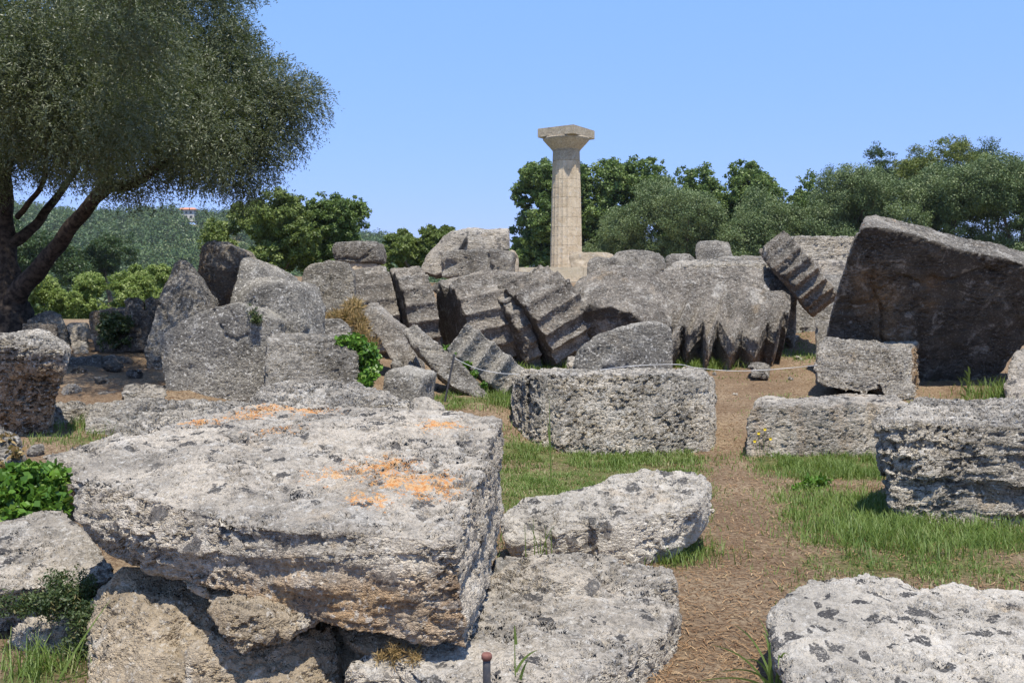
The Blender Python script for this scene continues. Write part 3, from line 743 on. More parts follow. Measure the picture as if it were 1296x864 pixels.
# ---- fallen drums, from left to right
DG = 'fallen fluted column drums'
FS = {'shade_crust': lambda co, no: 0.8 * sstep(-0.5, -0.8, no[:, 0])}  # left-facing ends painted dark, as shade on faces turned from the sun
def drum(label, bms, rough=0.02, paint=None, worn=1, d=18):
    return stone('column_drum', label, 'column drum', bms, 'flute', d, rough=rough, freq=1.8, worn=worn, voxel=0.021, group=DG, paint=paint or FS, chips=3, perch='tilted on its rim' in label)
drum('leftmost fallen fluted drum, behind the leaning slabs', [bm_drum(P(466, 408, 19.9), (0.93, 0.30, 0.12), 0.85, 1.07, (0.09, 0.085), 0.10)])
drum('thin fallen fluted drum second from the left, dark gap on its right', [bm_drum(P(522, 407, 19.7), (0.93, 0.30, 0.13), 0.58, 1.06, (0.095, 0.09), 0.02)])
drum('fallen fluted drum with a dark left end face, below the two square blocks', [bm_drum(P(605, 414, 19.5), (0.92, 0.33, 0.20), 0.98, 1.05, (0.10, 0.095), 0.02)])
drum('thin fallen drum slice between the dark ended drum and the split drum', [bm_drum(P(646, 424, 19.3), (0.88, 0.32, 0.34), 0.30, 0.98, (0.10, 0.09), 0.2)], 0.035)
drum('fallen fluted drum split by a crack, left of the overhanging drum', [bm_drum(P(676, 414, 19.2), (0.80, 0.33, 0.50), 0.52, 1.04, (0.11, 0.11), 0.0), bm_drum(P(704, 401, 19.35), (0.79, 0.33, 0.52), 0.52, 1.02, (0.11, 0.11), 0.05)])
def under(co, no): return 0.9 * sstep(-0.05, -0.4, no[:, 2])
def lipped(lip, axis, length, R, depth, roll, fade=1.0, n=20):
    a = Vector(axis).normalized()
    q = Vector((-0.1, -1, 0.4)); q = (q - a * q.dot(a)).normalized()
    c = Vector(lip) - q * R
    return bm_drum(c + a * (length / 2), a, length, R, depth, roll, n, fade)
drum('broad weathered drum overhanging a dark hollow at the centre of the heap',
      [lipped(P(782, 388, 18.2), (0.30, 0.78, 0.46), 1.6, 1.22, (0.06, 0.02), 0.1)], 0.05, {'shade_crust': lambda co, no: 0.9 * sstep(-0.05, -0.35, no[:, 2])}, 2)  # shade of the hollow painted into the down-facing stone
def zigzag():
    def Z(x, y, back=0.0):
        return P(840 + x / 4.8, 300 + y / 4.8, 18.1 + (640 - y) / 440 * 1.9 + back)
    rim = [(-40, 560), (28, 490), (50, 618), (126, 492), (158, 582), (248, 482), (270, 650), (332, 470), (420, 632), (482, 535), (568, 628), (640, 490), (697, 540), (738, 425), (768, 445), (772, 350), (740, 322), (650, 318), (600, 250), (605, 190), (480, 172), (250, 180), (60, 195), (-90, 240), (-110, 420)]
    top = bm_prism([Z(*p) for p in rim], (-0.02, 0.10, -0.36), 0.99)
    low = [(x - 8, y + 55 if y > 420 else y + 40) for x, y in rim]
    body = bm_prism([Z(x, y, 0.36) for x, y in low], (-0.05, 0.35, -0.95), 0.96)
    seams = [((130, 492), (225, 372)), ((45, 520), (108, 440)), ((250, 480), (280, 395)), ((335, 470), (330, 430)), ((385, 495), (420, 400)), ((465, 560), (470, 470)), ((530, 590), (590, 430)), ((640, 490), (585, 385)), ((690, 500), (700, 400))]
    return [top, body], [(Z(*a), Z(*b), 0.06, 0.17) for a, b in seams]
zb, zd = zigzag()
def corrugate(co, no):
    """deep flutes running down the worn face to the broken rim, fading upwards"""
    X = (648 + co[:, 0] / co[:, 1] * F - 840) * 4.8
    Y = (400 - (co[:, 2] - EYE) / co[:, 1] * F - 300) * 4.8
    Xs = X - np.clip(600 - Y, -60, 300) * 0.45
    v = np.interp(Xs, [-60, 28, 50, 126, 158, 248, 270, 332, 420, 482, 568, 640, 697, 738, 780], [0.5, 0, 1, 0, 1, 0, 1, 0, 1, 0, 1, 0, 1, 0, .5])
    nn = np.array([0.0, -0.565, 0.825])
    amp = 0.27 * sstep(220, 560, Y) * sstep(0.0, 0.4, no @ nn)
    return co - (amp * (1 - v))[:, None] * nn
stone('column_drum', 'fallen drum with a zigzag broken lower edge of deep flutes', 'column drum', zb, 'flute', 18, rough=0.022, freq=1.8, worn=2, voxel=0.018, group=DG, dents=[], shape=corrugate, chips=1, cracks=0,
      paint={'stain': lambda co, no: 0.9 * sstep(0.1, -0.3, no[:, 2]) * sstep(1.05, 0.9, co[:, 2])})
drum('short fluted drum tilted on its rim beside the great dark slab',
      [bm_drum(P(1010, 346, 20.6), (0.74, -0.20, 0.62), 0.66, 0.88, (0.10, 0.10), 0.12)], 0.02, {'stain': lambda co, no: 0.7 * sstep(-0.1, -0.5, no[:, 2])})
stone('stone_slab', 'rough ledge of grey stone along the top of the zigzag drum', 'stone slab',
      [bm_prism(face(21.4, (846, 346), (866, 336), (905, 334), (972, 333), (982, 345), (978, 360), (940, 366), (860, 364)), (0.1, 1.6, 0.15))], 'layered', 21, perch=True, rough=0.05, freq=1.5, worn=3)
stone('stone_slab', 'long grey slab capping the drums under the two square blocks', 'stone slab',
      [bm_prism(face(20.6, (541, 366), (548, 358), (580, 352), (606, 349), (650, 347), (688, 348), (690, 362), (640, 372), (560, 376)), (0.1, 1.6, 0.1))], 'flute', 20.5, perch=True, rough=0.05, freq=1.5, worn=3)
# ---- top row
stone('stone_block', 'curved broken slab leaning behind the upright square block', 'stone block',
      [bm_hull(face(0, (532, 341, 24.8), (539, 326, 24.8), (552, 312, 24.8), (563, 298, 24.8), (580, 293, 24.8), (592, 296, 24.6), (572, 318, 24.6), (556, 350, 24.5), (541, 354, 24.6), (545, 326, 25.8), (580, 292, 25.8), (590, 350, 25.8))),
       bm_hull(face(0, (578, 294, 25.0), (592, 290, 25.0), (640, 290, 24.9), (644, 296, 24.8), (644, 317, 24.8), (586, 318, 24.8), (590, 289, 26), (643, 290, 26), (643, 318, 26)))], 'pale', 25, perch=True, rough=0.04, freq=1.3, worn=3,
      paint={'shade_crust': lambda co, no: 0.8 * sstep(-0.1, -0.5, no[:, 2])})  # undersides darkened, shade painted into the stone colour
stone('stone_block', 'upright square grey block under the curved slab, left of the column', 'stone block',
      [bm_prism(face(24.0, (558, 322), (562, 317), (600, 316), (645, 316), (648, 322), (647, 348), (600, 351), (559, 351)), (0.1, 1.0, 0.0))], 'grey', 24, perch=True, rough=0.025, freq=1.5, worn=3)
stone('stone_block', 'slim tan block standing right of the square grey block', 'stone block',
      [bm_hull(face(0, (643, 318, 27), (650, 316, 27), (655, 324, 27), (656, 352, 27), (643, 352, 27), (646, 317, 27.8), (656, 326, 27.8), (656, 352, 27.8)))], 'tan', 27, rough=0.02, freq=2, worn=2)
stone('stone_block', 'tan chip of step lying at the foot of the standing column', 'stone',
      [bm_hull(face(0, (719, 325, 62.5), (735, 319, 62.5), (768, 320, 62.5), (780, 325, 62.5), (775, 340, 62), (722, 340, 62), (724, 320, 64), (775, 322, 64), (775, 338, 64)))], 'brown', 38, perch=True, rough=0.06, freq=0.9, worn=2,
      paint={'stain': lambda co, no: sstep(-0.1, -0.4, no[:, 2])})
stone('stone_block', 'lumpy grey stone on the skyline right of the tan chip', 'stone',
      [bm_hull(face(0, (773, 328, 27), (780, 319, 27), (800, 317, 27), (830, 321, 27), (842, 332, 26.8), (840, 346, 26.6), (776, 344, 26.6), (785, 319, 28), (835, 325, 28), (838, 344, 28))),
       bm_hull(face(0, (745, 330, 26.5), (757, 324, 26.6), (778, 326, 26.6), (780, 350, 26.2), (742, 350, 26.2), (750, 328, 27.5), (778, 330, 27.5), (776, 350, 27.5)))], 'grey', 27, rough=0.06, freq=1.6, worn=4)
stone('stone', 'low dark grey stone between the lumpy stone and the cube on the skyline', 'stone',
      [bm_hull(face(0, (841, 326, 28), (850, 321, 28), (868, 321, 28), (880, 328, 28), (880, 345, 27.8), (842, 345, 27.8), (848, 322, 29), (878, 325, 29), (878, 345, 29)))], 'grey', 28, rough=0.04, freq=1.6, worn=4)
stone('stone_block', 'cube shaped pinkish grey block standing highest on the right skyline heap', 'stone block',
      [bm_hull(face(0, (880, 313, 29), (885, 307, 29.2), (905, 306, 29.2), (921, 307, 29.2), (927, 324, 28.9), (926, 340, 28.8), (881, 340, 28.8), (884, 306, 30.2), (922, 307, 30.2), (926, 340, 30), (882, 340, 30)))], 'grey', 29, perch=True, rough=0.035, freq=1.4, worn=3)
stone('stone_slab', 'long flat block on the skyline left of the tilted drum', 'stone slab',
      [bm_hull(face(0, (903, 331, 27.2), (912, 326, 27.4), (940, 324, 27.5), (975, 325, 27.4), (975, 345, 27), (903, 345, 27), (912, 325, 28.4), (975, 324, 28.4), (975, 345, 28.4)))], 'grey', 27, rough=0.025, freq=1.5, worn=3)
stone('stone_block', 'pale squared block behind the tilted drum, upper of two', 'stone block',
      [bm_prism(face(25, (1000, 299), (1030, 298), (1085, 299), (1085, 329), (1040, 330), (1000, 330)), (0.1, 1.0, 0.0))], 'layered', 25, perch=True, rough=0.02, freq=1.5, worn=3)
stone('stone_block', 'pale block behind the tilted drum, lower of two', 'stone block',
      [bm_prism(face(24.4, (1012, 331), (1040, 329), (1080, 329), (1080, 362), (1040, 366), (1012, 362)), (0.1, 1.0, 0.0))], 'pale', 24.4, rough=0.035, freq=1.5, worn=4)
stone('boulder', 'dark hollowed stone under the left rim of the tilted drum', 'stone',
      [bm_hull(face(0, (960, 352, 21.2), (975, 345, 21.3), (990, 352, 21.2), (1008, 372, 21), (1005, 395, 20.8), (970, 385, 20.9), (965, 350, 22), (1005, 365, 22), (1005, 395, 22)))], 'grey', 21, rough=0.05, freq=1.6, worn=4)
stone('boulder', 'low grey mass of stone in the shade right under the tilted drum', 'stone',
      [bm_hull(face(0, (990, 372, 22.6), (1010, 352, 22.8), (1050, 350, 22.8), (1085, 360, 22.6), (1090, 425, 22.2), (990, 425, 22.0), (1000, 352, 24), (1085, 352, 24), (1090, 420, 24), (990, 415, 24)))], 'grey', 22, rough=0.07, freq=1.4, worn=4)
# ---- great slab and its neighbours
gs_front = face(0, (1040, 452, 17.1), (1050, 400, 16.6), (1082, 300, 15.75), (1089, 289, 15.65), (1102, 286, 15.6), (1165, 300, 15.65), (1212, 316, 15.75), (1269, 326, 15.8), (1330, 345, 15.9), (1450, 385, 16.3), (1440, 430, 16.7), (1340, 425, 16.75), (1297, 436, 16.85), (1278, 455, 17.0), (1258, 484, 17.2), (1238, 500, 17.35), (1160, 506, 17.4), (1045, 500, 17.4))
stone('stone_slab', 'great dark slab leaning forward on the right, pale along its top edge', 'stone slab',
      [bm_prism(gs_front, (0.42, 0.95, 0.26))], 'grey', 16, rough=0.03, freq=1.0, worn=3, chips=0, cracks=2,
      paint={'shade_crust': lambda co, no: 0.92 * sstep(-0.35, -0.7, no[:, 1]),  # shade of the overhanging front painted in, along with its dark crusting
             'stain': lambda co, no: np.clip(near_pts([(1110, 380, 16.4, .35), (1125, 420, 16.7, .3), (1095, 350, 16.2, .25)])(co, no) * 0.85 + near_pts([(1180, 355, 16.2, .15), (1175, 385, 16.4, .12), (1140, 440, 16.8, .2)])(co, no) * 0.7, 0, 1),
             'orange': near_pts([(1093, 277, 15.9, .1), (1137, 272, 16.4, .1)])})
stone('stone_block', 'layered block with a clean cut right end at the foot of the great dark slab', 'stone block',
      [bm_hull(face(0, (1030, 470, 15.4), (1034, 440, 15.6), (1046, 431, 15.8), (1100, 433, 15.9), (1152, 437, 15.9), (1156, 440, 15.7), (1156, 508, 15.3), (1045, 490, 15.2), (1036, 484, 15.3), (1045, 428, 16.5), (1163, 434, 16.8), (1163, 500, 16.4), (1040, 480, 16.3)))],
      'layered', 15.5, rough=0.025, freq=1.8, worn=3, strata=0.03, paint={'stain': lambda co, no: sstep(0.5, 0.85, no[:, 0])})
stone('stone_block', 'worn grey block in the grass with traces of flutes down its front', 'stone block',
      [bm_prism(face(11.6, (943, 580), (945, 540), (950, 518), (962, 512), (1000, 512), (1060, 510), (1150, 509), (1158, 540), (1156, 585), (1050, 582)), (0.25, 0.95, 0.03), 0.95)],
      'pale', 11.6, rough=0.035, freq=1.5, worn=6, dent_dir=(0, -1, 0), dents=[(P(x, 500, 11.6), P(x, 640, 11.6), .07, .05) for x in (990, 1030, 1068, 1102)], paint={'stain': lambda co, no: 0.3 * sstep(0.2, 0.8, np.sin(co[:, 0] * 14 + 2 * perlin(co * 2))) * sstep(-.2, -.6, no[:, 1])})
stone('stone_block', 'big layered drum block with a deep horizontal crack at the right edge', 'stone block',
      [bm_hull(face(0, (1111, 540, 8.3), (1118, 523, 8.6), (1150, 532, 8.15), (1240, 540, 7.95), (1340, 540, 7.95), (1430, 530, 8.3), (1430, 613, 8.3), (1300, 611, 7.95), (1180, 605, 8.0), (1120, 603, 8.2), (1122, 515, 9.0), (1160, 506, 9.8), (1400, 505, 9.8), (1400, 600, 9.8), (1115, 600, 9.0))),
       bm_hull(face(0, (1124, 606, 8.2), (1190, 608, 8.05), (1300, 613.5, 8.0), (1430, 616, 8.3), (1430, 680, 8.3), (1300, 682, 8.0), (1200, 676, 8.0), (1140, 664, 8.1), (1124, 635, 8.2), (1120, 610, 9.0), (1400, 600, 9.7), (1400, 670, 9.7), (1130, 650, 9.0))),
       bm_hull(face(0, (1150, 585, 8.6), (1420, 585, 8.6), (1420, 640, 8.6), (1150, 640, 8.6), (1150, 580, 9.6), (1400, 580, 9.6), (1400, 640, 9.6), (1150, 640, 9.4)))],
      'layered', 8.2, rough=0.03, freq=1.6, worn=4, strata=0.028, chips=2, dent_dir=(0, -1, 0), dents=[(P(x, 500, 8.05), P(x, 720, 8.0), .075, .085) for x in (1146, 1196, 1246, 1292)])
stone('stone_block', 'upright pitted drum block with worn flutes in the middle of the grass', 'stone block',
      [bm_hull(face(0, (648, 482, 12.75), (664, 476, 12.35), (690, 475, 12.05), (780, 474, 11.9), (860, 474, 11.95), (893, 478, 12.1), (903, 494, 12.35),
                    (652, 590, 12.6), (668, 595, 12.15), (720, 600, 11.8), (840, 600, 11.7), (898, 595, 11.95), (904, 590, 12.2),
                    (648, 482, 13.5), (660, 468, 13.6), (890, 466, 13.6), (905, 480, 13.5), (905, 590, 13.4), (650, 590, 13.4)))],
      'pitted', 12, rough=0.03, freq=2.2, worn=3, strata=0.015, chips=4, dent_dir=(0, -1, 0),
      dents=[(P(x, y0, d0), P(x + 2, y1, d0 - 0.05), wd, dp) for x, y0, y1, d0, wd, dp in ((668, 470, 640, 12.25, .055, .13), (697, 470, 640, 12.02, .06, .12), (728, 470, 640, 11.9, .07, .045), (775, 470, 640, 11.85, .07, .035), (822, 470, 640, 11.85, .07, .04), (868, 470, 640, 11.95, .07, .045))])
stone('stone', 'half round grey stone with flat face behind the upright pitted block', 'stone',
      [bm_prism(face(14.6, (716, 480), (720, 462), (730, 446), (753, 427), (783, 415), (805, 411), (825, 408), (838, 408), (850, 415), (853, 437), (852, 480), (780, 485)), (0.1, 0.75, 0.02), 0.93)], 'smooth', 14.6, rough=0.03, freq=1.8, worn=4)
stone('stone', 'little knobbly stone on the earth beside the cord', 'stone',
      [bm_hull(face(0, (944, 466, 17.4), (950, 459, 17.5), (968, 458, 17.5), (977, 464, 17.4), (974, 473, 17.2), (952, 474, 17.2), (950, 460, 17.9), (974, 462, 17.9), (970, 474, 17.7)))], 'grey', 17, rough=0.02, freq=4, worn=3)
stone('stone', 'pale rounded stone cut by the right edge beside the great slab', 'stone',
      [bm_hull(face(0, (1273, 485, 14.6), (1277, 460, 14.8), (1285, 446, 14.9), (1300, 442, 14.9), (1340, 450, 14.9), (1340, 510, 14.5), (1278, 508, 14.4), (1290, 445, 15.6), (1340, 450, 15.6), (1340, 500, 15.5), (1280, 500, 15.5)))], 'pale', 14.6, rough=0.03, freq=2, worn=6)
stone('stone', 'short grey stump of stone at the left foot of the great slab', 'stone',
      [bm_hull(face(0, (1032, 412, 18.2), (1036, 406, 18.3), (1046, 407, 18.3), (1047, 445, 18), (1032, 445, 18), (1034, 406, 18.9), (1047, 408, 18.9), (1046, 445, 18.7)))], 'grey', 18, rough=0.02, freq=3, worn=3)
# ---- slabs and shards before the drums
stone('stone_slab', 'leaning broken slab before the leftmost drum, dry grass at its upper end', 'stone slab',
      [bm_prism(face(0, (449, 397, 16.3), (458, 389, 16.4), (462, 391, 16.4), (469, 383, 16.4), (490, 402, 16.1), (512, 421, 15.8), (532, 453, 15.5), (530, 464, 15.4), (518, 468, 15.3), (504, 458, 15.4), (491, 443, 15.6), (470, 418, 16.0)), (0.05, 0.5, 0.02))], 'flute', 16, rough=0.03, freq=2, worn=3)
stone('stone_slab', 'thin slab leaning edge on behind the iron stake', 'stone slab',
      [bm_prism(face(0, (511, 419, 14.9), (524, 410, 15.0), (545, 428, 14.7), (573, 447, 14.4), (600, 478, 14.1), (620, 501, 13.9), (607, 504, 13.8), (568, 487, 14.1), (545, 460, 14.4), (521, 434, 14.7)), (0.02, 0.5, -0.16))], 'grey', 14.5, rough=0.03, freq=2.2, worn=3, chips=0)
def shard():
    o = P(564.5, 440, 14.45); b = P(588, 409, 14.55); c = P(660, 467, 14.25)
    u = b - o; v = (c - b)
    n = u.cross(v).normalized()
    if n.y > 0: n = -n
    K = 60; prof = []
    for i in range(K + 1):
        t = i / K; ph = (t * 3.7 + 0.15) % 1.0
        prof.append(o + v * t + n * (0.02 - 0.19 * (1 - abs(2 * ph - 1) ** 1.5) + 0.05 * math.sin(math.pi * t)))
    loop = prof + [o + v * 1.0 - n * 0.45, o - n * 0.45]
    return [bm_prism(loop, u * 1.12)]
stone('column_shard', 'clean fluted shard of a drum leaning at a slant right of the thin slab', 'drum fragment', shard(), 'smooth', 14.2, rough=0.004, freq=2, worn=0, voxel=0.014, chips=0, cracks=0)
stone('stone_block', 'stubby grey block below the two leaning slabs', 'stone block',
      [bm_prism(face(12.4, (484, 492), (487, 470), (495, 467), (515, 472), (534, 477), (533, 490), (530, 512), (500, 515)), (0.15, 0.6, 0.03))], 'smooth', 12.4, rough=0.02, freq=2.2, worn=4)
stone('stone', 'low rough rubble stone right of the stubby block', 'stone',
      [bm_hull(face(0, (522, 510, 11.4), (530, 504, 11.6), (545, 505, 11.6), (564, 518, 11.4), (560, 532, 11.1), (520, 532, 11.1), (530, 503, 12.1), (560, 512, 12.1), (555, 530, 12)))], 'pale', 11.4, rough=0.03, freq=3, worn=3)
stone('stone', 'small stone in the hollow under the broken leaning slab', 'stone',
      [bm_hull(face(0, (494, 462, 14.8), (498, 452, 15.0), (508, 455, 15.0), (513, 468, 14.7), (505, 474, 14.6), (495, 472, 14.6), (498, 454, 15.3), (512, 462, 15.3)))], 'grey', 14.8, rough=0.02, freq=4, worn=3)
stone('stone', 'small stone at the left foot of the half round stone', 'stone',
      [bm_hull(face(0, (716, 460, 15.6), (720, 451, 15.8), (728, 452, 15.8), (731, 466, 15.6), (717, 468, 15.5), (720, 452, 16.2), (730, 455, 16.2), (728, 468, 16.0)))], 'pale', 15.6, rough=0.02, freq=4, worn=3)

# ---- loose chips
def chip(i, px, py, r, mat):
    g = G(px, py); g.z -= r * 0.15
    R = np.random.RandomState(300 + i)
    pts = R.normal(size=(14, 3)); pts /= np.linalg.norm(pts, axis=1)[:, None]
    pts *= np.array([1.25, 0.9, 0.75]) * r
    a = R.uniform(0, 6.28); c, sn = math.cos(a), math.sin(a)
    stone('stone_chip', 'small loose broken chip of limestone lying on the bare earth', 'stone', [bm_hull([g + Vector((p[0] * c - p[1] * sn, p[0] * sn + p[1] * c, p[2] + r * .5)) for p in pts])],
          mat, g.y, rough=r * 0.12, freq=0.6 / r, worn=2, voxel=max(r / 9, 0.008), group='loose chips of stone on the ground', chips=2, cracks=0)
for i, (px, py, r, mat) in enumerate(((92, 498, .13, 'pale'), (128, 486, .10, 'grey'), (100, 474, .11, 'dark'), (72, 487, .14, 'grey'), (170, 478, .12, 'dark'), (142, 470, .15, 'dark'), (48, 575, .09, 'grey'), (118, 462, .10, 'pale'),
        (545, 495, .10, 'pale'), (556, 478, .11, 'brown'), (640, 492, .10, 'pale'), (650, 460, .13, 'grey'), (700, 458, .12, 'flute'), (870, 470, .09, 'pale'), (905, 475, .06, 'flute'), (1010, 455, .08, 'pale'),
        (1005, 432, .14, 'flute'), (1018, 418, .18, 'grey'), (920, 600, .03, 'grey'), (960, 660, .025, 'pale'), (905, 560, .04, 'brown'), (1190, 512, .07, 'grey'), (1000, 480, .05, 'grey'), (930, 500, .045, 'pale'), (510, 505, .08, 'pale'), (470, 470, .12, 'grey'))):
    chip(i, px, py, r, mat)

# ------------------------------------------------------------------ temple platform and standing column
def box_bm(bm, x0, x1, y0, y1, z0, z1):
    v = [bm.verts.new(p) for p in ((x0, y0, z0), (x1, y0, z0), (x1, y1, z0), (x0, y1, z0), (x0, y0, z1), (x1, y0, z1), (x1, y1, z1), (x0, y1, z1))]
    for f in ((3, 2, 1, 0), (4, 5, 6, 7), (0, 1, 5, 4), (1, 2, 6, 5), (2, 3, 7, 6), (3, 0, 4, 7)): bm.faces.new([v[i] for i in f])

plat_mat = stone_mat('tan platform stone', (0.50, 0.41, 0.29), (0.60, 0.50, 0.37), darkness=0.18, pits=0.3, strata=0.3, warm=0.4, grain=0.4)
plat_mat.displacement_method = 'BUMP'
def platform():
    root = empty('temple_platform', (9.5, 60, 1.3))
    tag(root, 'tan stepped temple platform seen over the heap at the column foot', 'platform')
    for k, (dz0, dz1, o) in enumerate(((0, 1.25, 0), (1.253, 2.40, 0.5), (2.403, 3.26, 1.0))):
        bm = bmesh.new()
        # courses of separate blocks with fine joints
        x = -10.5 + o
        while x < 7:
            wdt = rnd.uniform(1.4, 2.4)
            h = rnd.uniform(-0.05, 0.0)
            box_bm(bm, x, min(x + wdt - 0.02, 7), o + rnd.uniform(-.03, .03), 6, dz0, dz1 + h)
            x += wdt
        box_bm(bm, -10.4 + o, 6.9, 6.003, 34, dz0, dz1 - 0.06)
        bmesh.ops.recalc_face_normals(bm, faces=bm.faces)
        me = bpy.data.meshes.new('step'); bm.to_mesh(me); bm.free()
        link('step', me, plat_mat, root)
platform()

col_mat = stone_mat('restored cream column stone', (0.50, 0.395, 0.265), (0.61, 0.50, 0.355), darkness=0.22, pits=0.25, strata=0.1, warm=0.35, grain=0.7, fine=0.5)
col_mat.displacement_method = 'BUMP'
cap_mat = stone_mat('weathered capital stone', (0.40, 0.33, 0.235), (0.50, 0.415, 0.30), darkness=0.45, pits=0.3, strata=0.1, warm=0.4, fine=0.5)
cap_mat.displacement_method = 'BUMP'
def column():
    D = 70.0
    base = P(716.5, 348, D)
    top = P(716.5, 162, D)
    H = top.z - base.z
    root = empty('standing_column', base)
    tag(root, 'single standing cream doric column with square capital', 'column')
    s = D / 1300.0
    R0, R1 = 20.4 * s, 17.0 * s
    zn = (348 - 193) * s                       # neck
    fl = 20
    # drums of the shaft, with thin joints between them
    n = 13; joints = [0] + [zn * (i + rnd.uniform(-.08, .08)) / n for i in range(1, n)] + [zn]
    def rad(z):
        t = z / zn
        return R0 + (R1 - R0) * t + 0.018 * math.sin(math.pi * t)
    for i in range(n):
        z0, z1 = joints[i] + 0.004, joints[i + 1] - 0.004
        bm = bmesh.new(); rings = []
        per = 8; m = fl * per
        for z, ins in ((z0, 0.012), (z0 + 0.02, 0), ((z0 * 2 + z1) / 3, 0), ((z0 + 2 * z1) / 3, 0), (z1 - 0.02, 0), (z1, 0.012)):
            ring = []
            dp = 0.05 * rad(z) if i < n - 1 else 0.012
            for k in range(m):
                th = 2 * math.pi * k / m + 0.05; ph = (k % per) / per
                r = rad(z) - ins - dp * (1 - (2 * ph - 1) ** 2)
                r += 0.02 * float(_rs.rand() < 0.012) * -1.5
                ring.append(bm.verts.new((r * math.cos(th), r * math.sin(th), z)))
            rings.append(ring)
        for a, b in zip(rings, rings[1:]):
            for k in range(m): bm.faces.new((a[k], a[(k + 1) % m], b[(k + 1) % m], b[k]))
        bm.faces.new(rings[0][::-1]); bm.faces.new(rings[-1])
        me = bpy.data.meshes.new('shaft_drum'); bm.to_mesh(me); bm.free()
        link('shaft_drum', me, col_mat if i < n - 1 else cap_mat, root)
    # echinus: annulets and a flaring cushion
    bm = bmesh.new(); rings = []; m = 96
    za = (348 - 176.5) * s
    prof = [(zn + 0.003, R1 * 0.985), (zn + 0.05, R1 * 1.03), (zn + 0.07, R1 * 1.0), (zn + 0.12, R1 * 1.07), (zn + 0.3, R1 * 1.24), (zn + 0.5, R1 * 1.45), (zn + 0.7, R1 * 1.64), (za - 0.08, R1 * 1.74), (za - 0.003, R1 * 1.70)]
    for z, r in prof:
        rings.append([bm.verts.new((r * math.cos(2 * math.pi * k / m), r * math.sin(2 * math.pi * k / m), z)) for k in range(m)])
    for a, b in zip(rings, rings[1:]):
        for k in range(m): bm.faces.new((a[k], a[(k + 1) % m], b[(k + 1) % m], b[k]))
    bm.faces.new(rings[0][::-1]); bm.faces.new(rings[-1])
    for f in bm.faces: f.smooth = len(f.verts) == 4
    me = bpy.data.meshes.new('echinus'); bm.to_mesh(me); bm.free()
    link('echinus', me, cap_mat, root)
    bm = bmesh.new()
    hw = 26.3 * s
    box_bm(bm, -hw, hw, -hw, hw, za, za + 0.60)
    bmesh.ops.bevel(bm, geom=list(bm.edges), offset=0.03, segments=2, affect='EDGES')
    me = bpy.data.meshes.new('abacus'); bm.to_mesh(me); bm.free()
    ab = link('abacus', me, cap_mat, root)
    ab.rotation_euler.z = math.radians(-34)
column()

# ------------------------------------------------------------------ plants
def tube(paths, nseg=8):
    """paths: list of (points, radii); returns verts, quads"""
    V, Q, base = [], [], 0
    for pts, rad in paths:
        pts = [Vector(p) for p in pts]
        for i, p in enumerate(pts):
            t = (pts[min(i + 1, len(pts) - 1)] - pts[max(i - 1, 0)]).normalized()
            a = t.cross(Vector((0.31, 0.9, 0.2))).normalized(); b = t.cross(a)
            for k in range(nseg):
                th = 2 * math.pi * k / nseg
                wob = 1 + 0.16 * math.sin(3 * th + i * 1.3) * 0.8
                V.append(p + (a * math.cos(th) + b * math.sin(th)) * rad[i] * wob)
        for i in range(len(pts) - 1):
            for k in range(nseg):
                Q.append((base + i * nseg + k, base + i * nseg + (k + 1) % nseg, base + (i + 1) * nseg + (k + 1) % nseg, base + (i + 1) * nseg + k))
        base += len(pts) * nseg
    return np.array([tuple(v) for v in V]), Q

def smooth_path(pts, rad, n=5):
    out, ro = [], []
    pts = [Vector(p) for p in pts]
    for i in range(len(pts) - 1):
        p0, p1, p2, p3 = pts[max(i - 1, 0)], pts[i], pts[i + 1], pts[min(i + 2, len(pts) - 1)]
        for k in range(n):
            t = k / n
            out.append(0.5 * ((2 * p1) + (p2 - p0) * t + (2 * p0 - 5 * p1 + 4 * p2 - p3) * t * t + (3 * p1 - p0 - 3 * p2 + p3) * t ** 3))
            ro.append(rad[i] + (rad[i + 1] - rad[i]) * t)
    out.append(pts[-1]); ro.append(rad[-1])
    return out, ro

def leaves(points, length, width, rs, droop=0.0, outward=None, var=None, jit=0.35, along=None):
    """one diamond leaf per point"""
    n = len(points)
    if along is not None:
        d = along + 0.75 * rs.normal(size=(n, 3)); d[:, 2] -= droop
        r = 0.6 * rs.normal(size=(n, 3)) + (0 if outward is None else outward); r[:, 2] += 0.5
        d /= np.linalg.norm(d, axis=1)[:, None] + 1e-9
        s = np.cross(r, d); s /= np.linalg.norm(s, axis=1)[:, None] + 1e-9
    else:
        nn = 0.75 * rs.normal(size=(n, 3)); nn[:, 2] += 0.35
        if outward is not None: nn = nn + outward
        d = np.cross(nn, rs.normal(size=(n, 3))); d[:, 2] -= droop
        d /= np.linalg.norm(d, axis=1)[:, None] + 1e-9
        s = np.cross(nn, d)
    s /= np.linalg.norm(s, axis=1)[:, None] + 1e-9
    l = (length * (1 + jit * rs.uniform(-1, 1, n)))[:, None]; wd = (width * (1 + jit * rs.uniform(-1, 1, n)))[:, None]
    a = points; b = points + d * l * 0.45 + s * wd * 0.5; c = points + d * l; e = points + d * l * 0.45 - s * wd * 0.5
    V = np.stack([a, b, c, e], 1).reshape(-1, 3)
    Q = np.arange(4 * n).reshape(-1, 4)
    vv = rs.uniform(0, 1, n) if var is None else np.clip(var + rs.uniform(-.25, .25, n), 0, 1)
    return V, Q, np.repeat(vv, 4)

